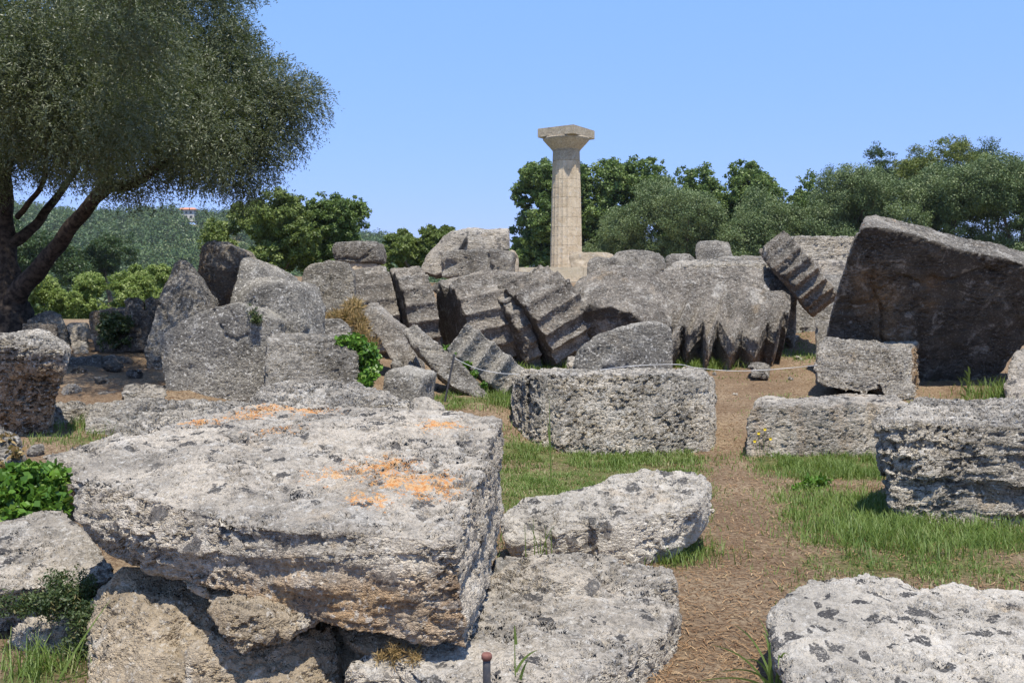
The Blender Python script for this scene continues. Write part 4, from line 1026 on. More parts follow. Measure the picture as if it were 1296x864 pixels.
def crown_points(blobs, n, rs, clumps=40, csize=0.28, shell=0.5, flat=1.0):
    """leaf positions: sub-clumps spread over the outer part of every blob, leaves scattered in each"""
    B = np.array([(b[0], b[1], b[2], b[3]) for b in blobs])
    wgt = B[:, 3] ** 2; wgt /= wgt.sum()
    nc = clumps * len(blobs)
    bi = rs.choice(len(B), nc, p=wgt)
    d = rs.normal(size=(nc, 3)); d /= np.linalg.norm(d, axis=1)[:, None]
    r = B[bi, 3] * (shell + (1 - shell) * rs.uniform(0, 1, nc) ** 0.6)
    C = B[bi, :3] + d * r[:, None] * np.array([1, 1, flat])
    cs = B[bi, 3] * csize * rs.uniform(0.6, 1.3, nc)
    ci = rs.choice(nc, n, p=cs ** 2 / (cs ** 2).sum())
    o = rs.normal(size=(n, 3)); o /= np.linalg.norm(o, axis=1)[:, None]
    rr = rs.uniform(0, 1, n) ** 0.45
    pts = C[ci] + o * (rr * cs[ci])[:, None] * np.array([1, 1, 0.8])
    return pts, o, (ci % 7) / 7.0, C

def tree(name, label, cat, kind, blobs, n_leaves, leaf, base, trunk_r, seed, clumps=40, csize=0.28, shell=0.5, limbs=6, flat=1.0, group=None, bark='bark_far', droop=0.1):
    rs = np.random.RandomState(seed)
    root = empty(name, base)
    tag(root, label, cat, group)
    base = Vector(base)
    pts, o, var, C = crown_points(blobs, n_leaves, rs, clumps, csize * 1.15, shell, flat)
    V, Q, vv = leaves(pts, leaf[0], leaf[1], rs, droop, o, var)
    me = mesh_np('crown', V - np.array(base), Q)
    set_attr(me, 'var', vv)
    link('crown', me, L[kind], root)
    if limbs:
        B = sorted(blobs, key=lambda b: -b[3])
        cen = Vector((np.mean([b[0] for b in blobs]), np.mean([b[1] for b in blobs]), np.mean([b[2] for b in blobs])))
        fork = base.lerp(Vector((cen.x, cen.y, max(cen.z, base.z + 1))), 0.45); fork.x = base.x + (cen.x - base.x) * .3; fork.y = base.y + (cen.y - base.y) * .3
        paths = [smooth_path([base - Vector((0, 0, .3)), base.lerp(fork, .5) + Vector((trunk_r * .5, 0, 0)), fork], [trunk_r * 1.3, trunk_r, trunk_r * .8])]
        for b in B[:limbs]:
            e = Vector(b[:3]); mid = fork.lerp(e, .5) + Vector((rs.uniform(-.3, .3), rs.uniform(-.3, .3), .2)) * b[3] * .5
            paths.append(smooth_path([fork, mid, e], [trunk_r * .6, trunk_r * .35, trunk_r * .12]))
            for k in range(3):
                c = C[rs.randint(len(C))]; c = Vector(c.tolist())
                if (c - e).length < b[3] * 1.6: paths.append(smooth_path([mid, mid.lerp(c, .5), c], [trunk_r * .22, trunk_r * .14, trunk_r * .05], 3))
        tv, tq = tube(paths)
        link('trunk', mesh_np('trunk', tv - np.array(base), tq, smooth=True), M[bark], root)
    return root

def blobs_px(rs, d, cx, cy, hw, hh, n, size=(0.30, 0.5), depth=0.8, shape=None):
    """foliage lobes filling an ellipse that spans hw x hh pixels around (cx, cy) at depth d"""
    out = []
    k = d / F
    for i in range(n):
        a = rs.uniform(0, 2 * math.pi); r = math.sqrt(rs.uniform(0.05, 1))
        s = rs.uniform(*size) * min(hw, hh)
        x = cx + math.cos(a) * r * max(hw - s, 1); y = cy + math.sin(a) * r * max(hh - s, 1)
        dd = d + rs.uniform(-1, 1) * hw * k * depth
        p = P(x, y, dd)
        out.append((p.x, p.y, p.z, s * k))
    return out

# the near olive tree at the left: built from its limbs
def olive():
    rs = np.random.RandomState(5)
    base = P(14, 424, 17.6); base.z = float(gz(base.x, base.y)) - 0.05
    root = empty('olive_tree', base)
    tag(root, 'big olive tree with dark crown and slanting bough filling the top left corner', 'tree')
    fork = P(10, 372, 17.6)
    trunk = smooth_path([base + Vector((0, 0, -0.2)), P(14, 405, 17.6), fork, P(6, 320, 17.7), P(4, 262, 17.8), P(5, 205, 17.8), P(20, 150, 17.8), P(40, 70, 17.6), P(50, -40, 17.4)], [0.55, 0.36, 0.28, 0.19, 0.16, 0.14, 0.11, 0.09, 0.05])
    bough = smooth_path([P(8, 392, 17.6), P(30, 362, 17.4), P(62, 325, 17.1), P(92, 285, 16.8), P(122, 250, 16.5), P(140, 236, 16.3), P(166, 234, 16.1), P(205, 205, 15.9), P(250, 150, 16.4), P(290, 110, 16.9)], [0.22, 0.165, 0.135, 0.115, 0.10, 0.10, 0.075, 0.06, 0.04, 0.025])
    paths = [trunk, bough,
             smooth_path([P(122, 250, 16.5), P(134, 225, 16.6), P(132, 190, 16.8), P(150, 130, 16.8), P(190, 60, 16.6)], [0.11, 0.11, 0.09, 0.06, 0.03]),
             smooth_path([P(10, 310, 17.7), P(40, 290, 17.9), P(62, 262, 18.1), P(95, 215, 18.5), P(120, 150, 19)], [0.12, 0.085, 0.07, 0.05, 0.03]),
             smooth_path([P(22, 275, 17.8), P(38, 255, 17.6), P(55, 230, 17.4), P(60, 190, 17.2)], [0.05, 0.045, 0.04, 0.03]),
             smooth_path([P(2, 215, 17.8), P(20, 195, 17.5), P(50, 185, 17.2), P(90, 180, 16.8)], [0.10, 0.08, 0.06, 0.03]),
             smooth_path([P(4, 262, 17.8), P(-40, 200, 17.5), P(-90, 120, 17.3)], [0.12, 0.08, 0.04]),
             smooth_path([P(20, 150, 17.8), P(80, 90, 19.0), P(150, 60, 20.0)], [0.09, 0.06, 0.03]),
             smooth_path([P(205, 205, 15.9), P(235, 120, 16.4), P(270, 60, 16.8)], [0.06, 0.04, 0.02]),
             smooth_path([P(150, 236, 16.2), P(190, 222, 16.4), P(235, 190, 16.8)], [0.05, 0.035, 0.015])]
    tv, tq = tube(paths, 14)
    link('trunk', mesh_np('trunk', tv - np.array(base), tq, smooth=True), M['bark'], root)
    lobes = [  # px, py, depth, radius px
        (60, 120, 17.2, 95), (150, 140, 16.2, 85), (225, 160, 15.6, 70), (130, 60, 17.5, 100), (230, 70, 16.5, 90), (300, 110, 15.8, 75), (335, 165, 15.4, 50), (345, 120, 15.6, 52),
        (60, 30, 18.2, 110), (200, -30, 17.5, 120), (290, 20, 16.5, 75), (320, 60, 16.0, 60), (30, 170, 17.8, 65), (100, 190, 17.0, 45), (180, 200, 16.2, 40), (265, 180, 15.4, 42), (310, 200, 15.2, 38), (355, 195, 15.3, 30), (316, 235, 15.1, 22),
        (90, 60, 20.5, 110), (200, 100, 19.5, 110), (280, 130, 18.5, 70), (-60, 80, 17.5, 130), (-40, 180, 17.6, 70), (60, -90, 17.5, 130), (-150, 20, 18, 140), (30, 100, 14.8, 90), (150, 90, 14.3, 80), (240, 110, 16.4, 60), (-60, 130, 15.2, 90),
        (150, 226, 16.3, 20), (372, 130, 15.6, 32), (360, 85, 15.8, 30), (10, 215, 17.6, 40), (75, 215, 18.4, 35), (300, 222, 15.2, 26), (322, 248, 15.1, 20), (388, 108, 15.6, 24), (372, 185, 15.3, 24), (345, 30, 15.9, 30), (395, 150, 15.5, 14)]
    bl = []
    lobes += [(100, 5, 11.5, 105), (20, 30, 11.6, 90), (150, -30, 11.8, 80), (262, 60, 16.6, 62), (262, 140, 16.6, 50), (300, 90, 15.6, 40), (238, 165, 16.2, 36), (300, 215, 15.4, 26), (112, 70, 12.9, 80), (90, 110, 13.1, 95), (40, 150, 13.3, 80), (-20, 110, 13.0, 90), (90, 190, 13.4, 40)]
    for x, y, d, r in lobes:
        if x > 275: d += 1.5
        if x > 310: x -= 30; y += 4
        p = P(x, y, d); bl.append((p.x, p.y, p.z, r * d / F))
    # sprays: short twigs with leaves along them
    B = np.array(bl)
    nt_ = 60000
    wgt = B[:, 3] ** 2.2; wgt /= wgt.sum()
    nc = 320
    bi = rs.choice(len(B), nc, p=B[:, 3] ** 2 / (B[:, 3] ** 2).sum())
    dd = rs.normal(size=(nc, 3)); dd /= np.linalg.norm(dd, axis=1)[:, None]
    C = B[bi, :3] + dd * (B[bi, 3] * (0.55 + 0.5 * rs.uniform(0, 1, nc) ** 0.7))[:, None]
    cs = 0.50 * rs.uniform(0.45, 1.5, nc)
    ci = rs.choice(nc, nt_, p=cs ** 1.5 / (cs ** 1.5).sum())
    ov = rs.normal(size=(nt_, 3)); ov /= np.linalg.norm(ov, axis=1)[:, None]
    st = C[ci] + ov * (cs[ci] * rs.uniform(0, 1, nt_) ** 0.4)[:, None] * np.array([1, 1, 0.75])
    tdir = dd[ci] * 0.4 + ov * 0.5 + rs.normal(size=(nt_, 3)) * 0.5 + np.array([0, 0, -0.3]); tdir /= np.linalg.norm(tdir, axis=1)[:, None]
    tl = rs.uniform(0.10, 0.34, nt_)
    per = 13
    k = np.repeat(np.arange(nt_), per)
    t = np.tile(np.linspace(0.05, 1, per), nt_)
    pts = st[k] + tdir[k] * (t * tl[k])[:, None]
    pts[:, 2] -= 0.10 * t ** 2
    pts += rs.normal(size=pts.shape) * 0.012
    V, Q, vv = leaves(pts, 0.056, 0.015, rs, 0.1, along=tdir[k] * 0.9, outward=ov[k])
    me = mesh_np('crown', V - np.array(base), Q)
    set_attr(me, 'var', vv)
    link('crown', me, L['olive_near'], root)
olive()

def gp(px, d):
    p = P(px, 400, d); p.z = float(gz(p.x, p.y)); return p

TG = 'trees behind the temple ruins'
def far_tree(label, kind, d, lobes, n, leaf, seed, base_px, name='tree', nb=7, size=(0.42, 0.66), trunk_r=0.3, fill=3, **kw):
    rs = np.random.RandomState(seed)
    bl = []
    for (cx, cy, hw, hh) in lobes: bl += blobs_px(rs, d, cx, cy, hw, hh, nb, size)
    for k in range(fill): bl += blobs_px(rs, d, base_px + (k - (fill - 1) / 2) * 34, 322, 32, 26, 5, (0.5, 0.8))
    n = int(n * (2.6 + 0.3 * fill)); leaf = (leaf[0] * 0.78, leaf[1] * 0.82)
    return tree(name, label, 'tree', kind, bl, n, leaf, gp(base_px, d), trunk_r, seed, group=TG, **kw)

far_tree('leafy dark green tree directly left of the column', 'broad', 96, [(690, 270, 50, 72), (668, 240, 28, 35), (725, 255, 35, 60), (690, 330, 35, 40)], 26000, (0.30, 0.20), 21, 700, 'broadleaf_tree', clumps=26, csize=0.22)
far_tree('leafy tree with a thin top just right of the column', 'broad', 97, [(775, 265, 50, 65), (812, 215, 34, 25), (760, 300, 45, 60), (818, 255, 40, 45)], 26000, (0.30, 0.20), 22, 775, 'broadleaf_tree', clumps=26, csize=0.22)
far_tree('tall leafy tree top rising between the round olives', 'broad', 99, [(878, 235, 40, 35), (890, 275, 55, 55), (860, 300, 45, 50)], 18000, (0.30, 0.20), 23, 880, 'broadleaf_tree', clumps=26, csize=0.22)
far_tree('light green leafy tree top left of the right hand olives', 'broad', 98, [(940, 228, 34, 28), (950, 262, 45, 50), (955, 310, 45, 45)], 16000, (0.30, 0.20), 24, 945, 'broadleaf_tree', clumps=26, csize=0.22)
far_tree('rounded olive with bushy clumps right of the column', 'olive', 88, [(800, 290, 50, 48), (780, 330, 45, 30), (835, 255, 40, 38)], 24000, (0.22, 0.09), 25, 800, 'olive_tree', fill=4, clumps=34, csize=0.30)
far_tree('rounded olive with bushy clumps behind the skyline cube', 'olive', 86, [(870, 275, 48, 45), (900, 310, 60, 40), (855, 325, 45, 30)], 24000, (0.22, 0.09), 26, 875, 'olive_tree', fill=4, clumps=34, csize=0.30)
far_tree('grey green olive above the tilted drum', 'olive', 85, [(965, 275, 42, 42), (985, 300, 50, 45), (945, 320, 45, 30)], 22000, (0.22, 0.09), 27, 970, 'olive_tree', fill=4, clumps=34, csize=0.30)
far_tree('large dusky olive left of the great slab', 'olive', 84, [(1060, 255, 55, 52), (1040, 300, 55, 45), (1105, 250, 45, 45), (1095, 300, 50, 40)], 34000, (0.22, 0.09), 28, 1065, 'olive_tree', fill=4, clumps=34, csize=0.30)
far_tree('silvery olive over the great slab', 'olive', 82, [(1185, 245, 52, 45), (1150, 270, 50, 40), (1230, 240, 50, 48), (1200, 290, 60, 35)], 34000, (0.22, 0.09), 29, 1190, 'olive_tree', fill=4, clumps=34, csize=0.30)
far_tree('silvery olive cut by the right edge', 'olive', 80, [(1275, 240, 50, 55), (1320, 230, 60, 50), (1290, 290, 60, 40)], 30000, (0.22, 0.09), 30, 1290, 'olive_tree', fill=4, clumps=34, csize=0.30)
far_tree('small dark pine top above the dusky olive', 'dark_pine', 108, [(1114, 195, 26, 20), (1108, 225, 32, 30), (1090, 260, 30, 40)], 15000, (0.35, 0.10), 31, 1112, 'pine_tree', clumps=30, csize=0.30)
far_tree('yellow green pine with a broad domed top', 'pine', 110, [(1205, 190, 45, 22), (1175, 210, 40, 28), (1225, 200, 35, 25), (1190, 250, 60, 45), (1160, 225, 35, 40)], 28000, (0.35, 0.10), 32, 1195, 'pine_tree', clumps=30, csize=0.30)
far_tree('dark pine tip peeping over the silvery olive', 'dark_pine', 112, [(1250, 185, 22, 16), (1250, 210, 30, 30), (1255, 250, 35, 40)], 12000, (0.35, 0.10), 33, 1252, 'pine_tree', clumps=30, csize=0.30)
far_tree('thin leafy sapling top between the olives', 'broad', 100, [(1020, 232, 17, 20), (1015, 265, 30, 35)], 9000, (0.28, 0.18), 34, 1018, 'broadleaf_tree', clumps=26, csize=0.22)
# left trees
far_tree('wide light green tree behind the left stack', 'yellow_broad', 60, [(360, 285, 62, 47), (330, 275, 42, 34), (385, 268, 44, 32), (298, 300, 48, 32), (370, 330, 75, 38)], 42000, (0.19, 0.12), 35, 360, 'broadleaf_tree', fill=0, clumps=28, csize=0.22)
far_tree('darker leafy tree right of the light green tree', 'broad', 62, [(430, 283, 47, 38), (408, 265, 34, 24), (448, 270, 30, 24), (415, 320, 60, 38), (400, 295, 40, 40)], 34000, (0.19, 0.12), 36, 430, 'broadleaf_tree', fill=0, clumps=28, csize=0.22)
far_tree('bushy green tree between the perched block and the curved slab', 'yellow_broad', 58, [(530, 310, 48, 26), (550, 300, 30, 18), (500, 325, 40, 25), (560, 320, 30, 25)], 24000, (0.18, 0.11), 37, 530, 'broadleaf_tree', fill=0, clumps=28, csize=0.24)
far_tree('dark pine standing before the wooded hill', 'dark_pine', 120, [(140, 325, 34, 30), (150, 305, 28, 16), (115, 335, 28, 28)], 14000, (0.42, 0.14), 38, 140, 'pine_tree', fill=0, clumps=28, csize=0.30)
far_tree('dark tree mass behind the olive trunk', 'dark_pine', 110, [(60, 320, 40, 34), (20, 310, 40, 45), (95, 345, 30, 25)], 14000, (0.42, 0.16), 39, 60, 'pine_tree', fill=0, clumps=28, csize=0.30)
far_tree('small far tree seen left of the column', 'hill', 190, [(662, 318, 14, 16), (655, 330, 14, 14)], 5000, (0.6, 0.35), 40, 660, fill=0, clumps=28, csize=0.30, nb=4)
SG = 'bright shrubs beyond the left stones'
for i, (lab, d, lobes, px) in enumerate((
        ('bright green shrub beside the olive trunk', 36, [(55, 362, 34, 28), (40, 395, 34, 22), (80, 385, 28, 22)], 58),
        ('bright green shrub above the whitish stone by the olive', 40, [(110, 364, 36, 26), (100, 392, 40, 22)], 108),
        ('bright green shrub behind the mossy block', 39, [(160, 362, 38, 28), (150, 392, 40, 20)], 155),
        ('bright green shrub touching the leaning slab', 43, [(200, 356, 34, 24), (205, 385, 40, 26)], 200),
        ('bright green shrub left of the olive trunk at the edge', 38, [(-10, 366, 40, 32), (15, 395, 26, 22)], -5))):
    rs = np.random.RandomState(60 + i)
    bl = []
    for l in lobes: bl += blobs_px(rs, d, *l, 6, (0.4, 0.65))
    tree('shrub', lab, 'shrub', 'shrub', bl, 26000, (0.085, 0.05), gp(px, d), 0.05, 70 + i, clumps=30, csize=0.28, limbs=3, group=SG)

# ------------------------------------------------------------------ wooded hill and its house
def hill_h(x, y):
    t = sstep(330, 720, y)
    s = 0.55 + 0.45 * np.exp(-((x + 330) / 240.0) ** 2)
    s = s * sstep(260, -150, x + 0 * y)
    q = np.stack([x * 0.008, y * 0.008, 0 * x], 1)
    return 66 * t * s + 6 * t * fbm(q, 3) * sstep(-2000, -300, -np.abs(x))
def build_hill():
    xs = np.linspace(-900, 320, 100); ys = np.linspace(320, 1100, 60)
    X, Y = np.meshgrid(xs, ys); x, y = X.ravel(), Y.ravel()
    z = hill_h(x, y) + 1.2
    nx = len(xs); i = np.arange((len(ys) - 1) * (nx - 1)); k = (i // (nx - 1)) * nx + i % (nx - 1)
    me = mesh_np('hill', np.stack([x, y, z], 1), np.stack([k, k + 1, k + nx + 1, k + nx], 1), smooth=True)
    tag(link('hill', me, plain('dry hill soil', (0.11, 0.12, 0.055), 0.95, 0.05, (0.17, 0.15, 0.08), 0.05)), kind='structure')
    # forest cover
    rs = np.random.RandomState(3)
    n = 1900
    ty = 330 + 420 * rs.uniform(0, 1, n) ** 0.8
    tx = ty * (rs.uniform(-60, 560, n) - 648) / F
    keep = rs.uniform(0, 1, n) < 0.95
    hc = P(239, 270, 690)
    keep &= ~((np.abs(tx - hc.x * ty / 690) < 8.5) & (ty > 610))
    tx, ty = tx[keep], ty[keep]; n = len(tx)
    tz = hill_h(tx, ty) + 1.0
    r = rs.uniform(3.2, 6.4, n)
    per = 300
    k = np.repeat(np.arange(n), per)
    d = rs.normal(size=(n * per, 3)); d /= np.linalg.norm(d, axis=1)[:, None]
    rr = rs.uniform(0.55, 1, n * per)
    lump = 1 + 0.35 * perlin(d * 1.7 + k[:, None] * 3.1)
    pts = np.stack([tx, ty, tz + r * 1.1], 1)[k] + d * (r[k] * rr * lump)[:, None] * np.array([1, 1, 1.15])
    V, Q, vv = leaves(pts, 1.25, 0.85, rs, 0, d, rs.uniform(0.1, 0.9, n)[k])
    me = mesh_np('hillside_forest', V, Q); set_attr(me, 'var', vv)
    tag(link('hillside_forest', me, L['hill']), 'dark green forest of small trees covering the far hill', 'forest', kind='stuff')
build_hill()

def house():
    c = P(239, 270, 690)
    z0 = c.z - 6
    zt = P(239, 263.5, 690).z
    root = empty('hillside_house', (c.x, c.y - 6, z0))
    tag(root, 'small white house with red roof on the wooded hill', 'house')
    H = zt - z0 - 1.6
    def box(name, b, mat, parent=root):
        bm = bmesh.new(); box_bm(bm, *b); me = bpy.data.meshes.new(name); bm.to_mesh(me); bm.free(); return link(name, me, M[mat], parent)
    box('wall', (-5, 5.5, 0, 8, 0, H), 'plaster')
    box('side_wing', (-9.5, -5.05, 0.5, 7, 0, H - 2.2), 'plaster')
    for (x0, x1, y0, y1, z, hh) in ((-6, 6.5, -1.2, 9, H + 0.01, 1.7), (-10, -5.1, -0.5, 8, H - 2.19, 1.3)):
        bm = bmesh.new()
        v = [bm.verts.new(p) for p in ((x0, y0, z), (x1, y0, z), (x1, y1, z), (x0, y1, z), (x0 + 2, (y0 + y1) / 2, z + hh), (x1 - 2, (y0 + y1) / 2, z + hh))]
        for f in ((3, 2, 1, 0), (0, 1, 5, 4), (1, 2, 5), (2, 3, 4, 5), (3, 0, 4)): bm.faces.new([v[i] for i in f])
        me = bpy.data.meshes.new('roof'); bm.to_mesh(me); bm.free(); link('roof', me, M['tile'], root)
    for x in (-3.6, -0.6, 2.4):
        for z in (H - 2.6, H - 5.6):
            box('window', (x, x + 1.5, -0.06, -0.005, z, z + 1.6), 'glass')
house()

# ------------------------------------------------------------------ ivy, bushes, weeds
def clump(name, label, cat, kind, blobs, n, leaf, seed, droop=0.1, csize=0.35, clumps=25, shell=0.5, group=None, flat=1.0):
    rs = np.random.RandomState(seed)
    pts, o, var, C = crown_points(blobs, n, rs, clumps, csize, shell, flat)
    V, Q, vv = leaves(pts, leaf[0], leaf[1], rs, droop, o, var)
    b = np.array([V[:, 0].mean(), V[:, 1].mean(), V[:, 2].min()])
    me = mesh_np(name, V - b, Q); set_attr(me, 'var', vv)
    return tag(link(name, me, L[kind], loc=b.tolist()), label, cat, group)

def B(px, py, d, rpx):
    p = P(px, py, d); return (p.x, p.y, p.z, rpx * d / F)
clump('ivy', 'bright ivy hanging over the right end of the squared block', 'ivy', 'ivy',
      [B(438, 430, 11.8, 10), (B(452, 436, 11.8, 13)), B(463, 445, 11.7, 14), B(468, 460, 11.7, 13), B(466, 475, 11.6, 12), B(462, 487, 11.5, 10)], 2600, (0.055, 0.05), 81, 0.3)
clump('ivy', 'green ivy patch at the left edge above the sloping slab', 'ivy', 'ivy',
      [B(-20, 620, 6.6, 30), B(10, 625, 6.5, 32), B(40, 615, 6.6, 30), B(62, 608, 6.7, 20), B(20, 650, 6.4, 24), B(55, 640, 6.5, 26), B(-15, 655, 6.4, 22), B(70, 630, 6.6, 14)], 5200, (0.052, 0.046), 82, 0.1)
clump('wild_bush', 'straggly dark herb growing over the front of the sloping left slab', 'bush', 'scrub',
      [B(100, 745, 5.05, 24), B(70, 760, 5.0, 24), B(110, 780, 4.95, 24), B(40, 765, 5.0, 18), B(15, 765, 5.0, 16), B(100, 815, 4.9, 20), B(118, 830, 4.85, 12), B(75, 735, 5.1, 16)], 7500, (0.022, 0.008), 83, 0.0, 0.5, 30, 0.2)
clump('creeper', 'dark green creeper on the mossy block under the olive', 'creeper', 'scrub',
      [B(140, 410, 15.9, 16), B(152, 425, 15.9, 16), B(135, 430, 15.9, 12), B(160, 408, 15.9, 10)], 2200, (0.05, 0.035), 84, 0.1)
clump('dry_grass', 'straw coloured dry grass between the round boulder and the leaning slab', 'dry grass', 'dry',
      [B(448, 390, 16.4, 9), B(440, 402, 16.2, 9), B(425, 405, 16.2, 8), B(410, 408, 16.2, 6), B(454, 408, 16.0, 9), B(460, 425, 15.8, 8), B(470, 440, 15.6, 8)], 3000, (0.16, 0.012), 85, -0.5, 0.5, 30, 0.0)
clump('dry_grass', 'thin dry weeds on the slab under the lichened block', 'dry grass', 'dry',
      [B(500, 828, 4.38, 14), B(480, 832, 4.38, 10), B(525, 830, 4.36, 12)], 700, (0.035, 0.004), 86, -0.3, 0.5, 20, 0.0)
clump('dry_leaves', 'dead brown leaves on the low stone at the left edge', 'dead leaves', 'dry',
      [B(8, 558, 7.05, 8), B(20, 572, 7.02, 7), B(0, 590, 6.95, 8), B(10, 605, 6.9, 7)], 260, (0.045, 0.03), 87, 0.0, 0.6, 20, 0.0)
clump('weed', 'small green weed growing from the crack of the massive grey block', 'weed', 'scrub',
      [B(320, 396, 12.4, 6), B(324, 404, 12.35, 6), B(316, 388, 12.45, 4)], 500, (0.05, 0.012), 88, -0.4, 0.5, 16, 0.0)
clump('creeper', 'thin green creeper in the gap between thin slab and fluted shard', 'creeper', 'ivy',
      [B(566, 440, 14.6, 4), B(578, 452, 14.5, 4), B(590, 462, 14.4, 5), B(600, 474, 14.2, 5), B(612, 488, 14.0, 5)], 500, (0.05, 0.03), 89, 0.0, 0.5, 16, 0.0)
clump('leafy_weed', 'broad leaved green weed in the grass near the cracked block', 'weed', 'ivy',
      [B(1025, 615, 9.9, 14), B(1040, 612, 9.9, 12), B(1010, 620, 9.8, 10)], 600, (0.05, 0.03), 90, -0.2, 0.5, 16, 0.0, flat=0.7)

def strip_plant(name, label, cat, kind, items, group=None):
    """items: (list of points, width): flat tapering blades"""
    V, Q, vv = [], [], []
    for pts, wd in items:
        n = len(pts); b = len(V)
        pts = [Vector(p) for p in pts]
        for i, p in enumerate(pts):
            t = (pts[min(i + 1, n - 1)] - pts[max(i - 1, 0)]).normalized()
            s = t.cross(Vector((0.2, 1, 0.15))).normalized()
            ww = wd * (1 - (i / (n - 1)) ** 2.2) * 0.5 + 0.0006
            V += [p - s * ww, p + s * ww]; vv += [rnd.random()] * 0 + [0.5, 0.6]
        for i in range(n - 1): Q.append((b + 2 * i, b + 2 * i + 1, b + 2 * i + 3, b + 2 * i + 2))
    V = np.array([tuple(v) for v in V]); base = np.array([V[:, 0].mean(), V[:, 1].mean(), V[:, 2].min()])
    me = mesh_np(name, V - base, Q); set_attr(me, 'var', vv)
    return tag(link(name, me, L[kind], loc=base.tolist()), label, cat, group)

def arc(p0, p1, rise, n=9):
    p0, p1 = Vector(p0), Vector(p1)
    return [p0.lerp(p1, i / n) + Vector((0, 0, rise * math.sin(math.pi * min(1, i / n) ** 0.8))) for i in range(n + 1)]
gb = G(990, 862)
its = []
for (px, py, d, rise) in ((900, 815, 4.6, .10), (930, 790, 4.7, .12), (880, 862, 4.4, .08), (965, 800, 4.5, .16), (975, 815, 4.4, .18), (940, 835, 4.4, .12), (1000, 830, 4.3, .16), (910, 850, 4.3, .1), (960, 780, 4.8, .1), (985, 845, 4.3, .2)):
    its.append((arc(P(985 + rnd.uniform(-12, 8), 880, 4.45), P(px, py, d), rise * 0.6), 0.009))
strip_plant('grass_tuft', 'arching tuft of long green grass against the bottom right slab', 'grass tuft', 'grass', its)
strip_plant('tall_weed', 'thin seeding grass stem rising beside the capped stake', 'weed', 'grass',
            [(arc(P(653, 900, 4.2), P(651, 795, 4.2), 0.0), 0.006), (arc(P(653, 850, 4.2), P(680, 822, 4.2), 0.02), 0.010), (arc(P(655, 880, 4.2), P(668, 835, 4.15), 0.03), 0.012), (arc(P(653, 815, 4.2), P(651, 790, 4.2), 0.0), 0.012)])
strip_plant('tall_weed', 'tall thin grass stalk standing before the upright pitted block', 'weed', 'grass',
            [(arc(P(698, 640, 8.6), P(695, 500, 8.6), 0.0), 0.012), (arc(P(697, 570, 8.6), P(693, 535, 8.6), 0.0), 0.016)])
its = []
for x, t in ((675, 655), (690, 664), (683, 672), (664, 662), (697, 668)): its.append((arc(P(x + 2, 712, 6.6), P(x, t, 6.6), 0.0), 0.006))
for x, t in ((668, 660), (701, 665)): its.append((arc(P(684, 712, 6.6), P(x, t, 6.6), 0.05), 0.005))
strip_plant('tall_weed', 'slim green stalks before the left end of the white tapering slab', 'weed', 'grass', its)
its = [(arc(P(1222, 512, 15.3), P(1228, 466, 15.3), 0.0), 0.02)]
for i in range(8): its.append((arc(P(1223 + i * .6, 505 - i * 4.6, 15.3), P(1223 + (9 - i) * (1 if i % 2 else -1), 498 - i * 5, 15.25), 0.02), 0.03))
strip_plant('tall_weed', 'single leafy green weed in front of the great dark slab', 'weed', 'shrub', its)
its = [(arc(P(135, 850, 4.75), P(62, 862, 4.6), 0.0), 0.012), (arc(P(60, 890, 4.6), P(140, 758, 4.7), 0.03), 0.010), (arc(P(85, 880, 4.7), P(72, 820, 4.65), 0.03), 0.010), (arc(P(90, 870, 4.7), P(110, 800, 4.7), 0.02), 0.006), (arc(P(20, 870, 4.7), P(0, 800, 4.7), 0.03), 0.008), (arc(P(30, 880, 4.7), P(38, 830, 4.7), 0.02), 0.008)]
strip_plant('grass_tuft', 'long bent grass blades before the bottom left slab', 'grass tuft', 'grass', its)
def flowers():
    stems = []
    pts = [(960, 548), (968, 543), (955, 558), (975, 555)]
    root_p = P(964, 580, 11.3)
    root = empty('yellow_flower', root_p)
    tag(root, 'yellow wild flowers before the left end of the worn fluted block', 'flower')
    for x, y in pts:
        bm = bmesh.new()
        p = P(x, y, 11.3) - root_p
        for k in range(6):
            th = k * math.pi / 3
            o = Vector((math.cos(th) * .02, -.008, math.sin(th) * .02)); s = Vector((-math.sin(th) * .008, 0, math.cos(th) * .008))
            bm.faces.new([bm.verts.new(p), bm.verts.new(p + o * .6 + s), bm.verts.new(p + o), bm.verts.new(p + o * .6 - s)])
        me = bpy.data.meshes.new('flower_head'); bm.to_mesh(me); bm.free(); link('flower_head', me, M['flower'], root)
    tv, tq = tube([([P(964, 590, 11.3) - root_p, P((964 + x) / 2, (590 + y) / 2 + 4, 11.3) - root_p, P(x, y, 11.3) - root_p], [.004, .003, .002]) for x, y in pts], 5)
    me = mesh_np('stem', tv, tq); set_attr(me, 'var', np.full(len(tv), .3)); link('stem', me, L['grass'], root)
flowers()

# ------------------------------------------------------------------ stakes and cord
def lathe_mesh(name, prof, n=20):
    bm = bmesh.new(); rings = [[bm.verts.new((r * math.cos(2 * math.pi * k / n), r * math.sin(2 * math.pi * k / n), z)) for k in range(n)] for z, r in prof]
    for a, b in zip(rings, rings[1:]):
        for k in range(n): bm.faces.new((a[k], a[(k + 1) % n], b[(k + 1) % n], b[k]))
    bm.faces.new(rings[0][::-1]); bm.faces.new(rings[-1])
    for f in bm.faces: f.smooth = len(f.verts) == 4
    me = bpy.data.meshes.new(name); bm.to_mesh(me); bm.free(); return me
top = P(616, 826, 4.05)
st = empty('fence_stake', (top.x, top.y, -0.1))
tag(st, 'short dark iron stake with a rusty red cap at the bottom edge', 'stake')
h = top.z + 0.1
link('rod', lathe_mesh('rod', [(0, .0155), (h - .028, .0155), (h - .024, .013)]), M['steel'], st)
link('cap', lathe_mesh('cap', [(h - .027, .017), (h - .020, .0215), (h - .008, .0215), (h, .017)]), M['rust'], st)
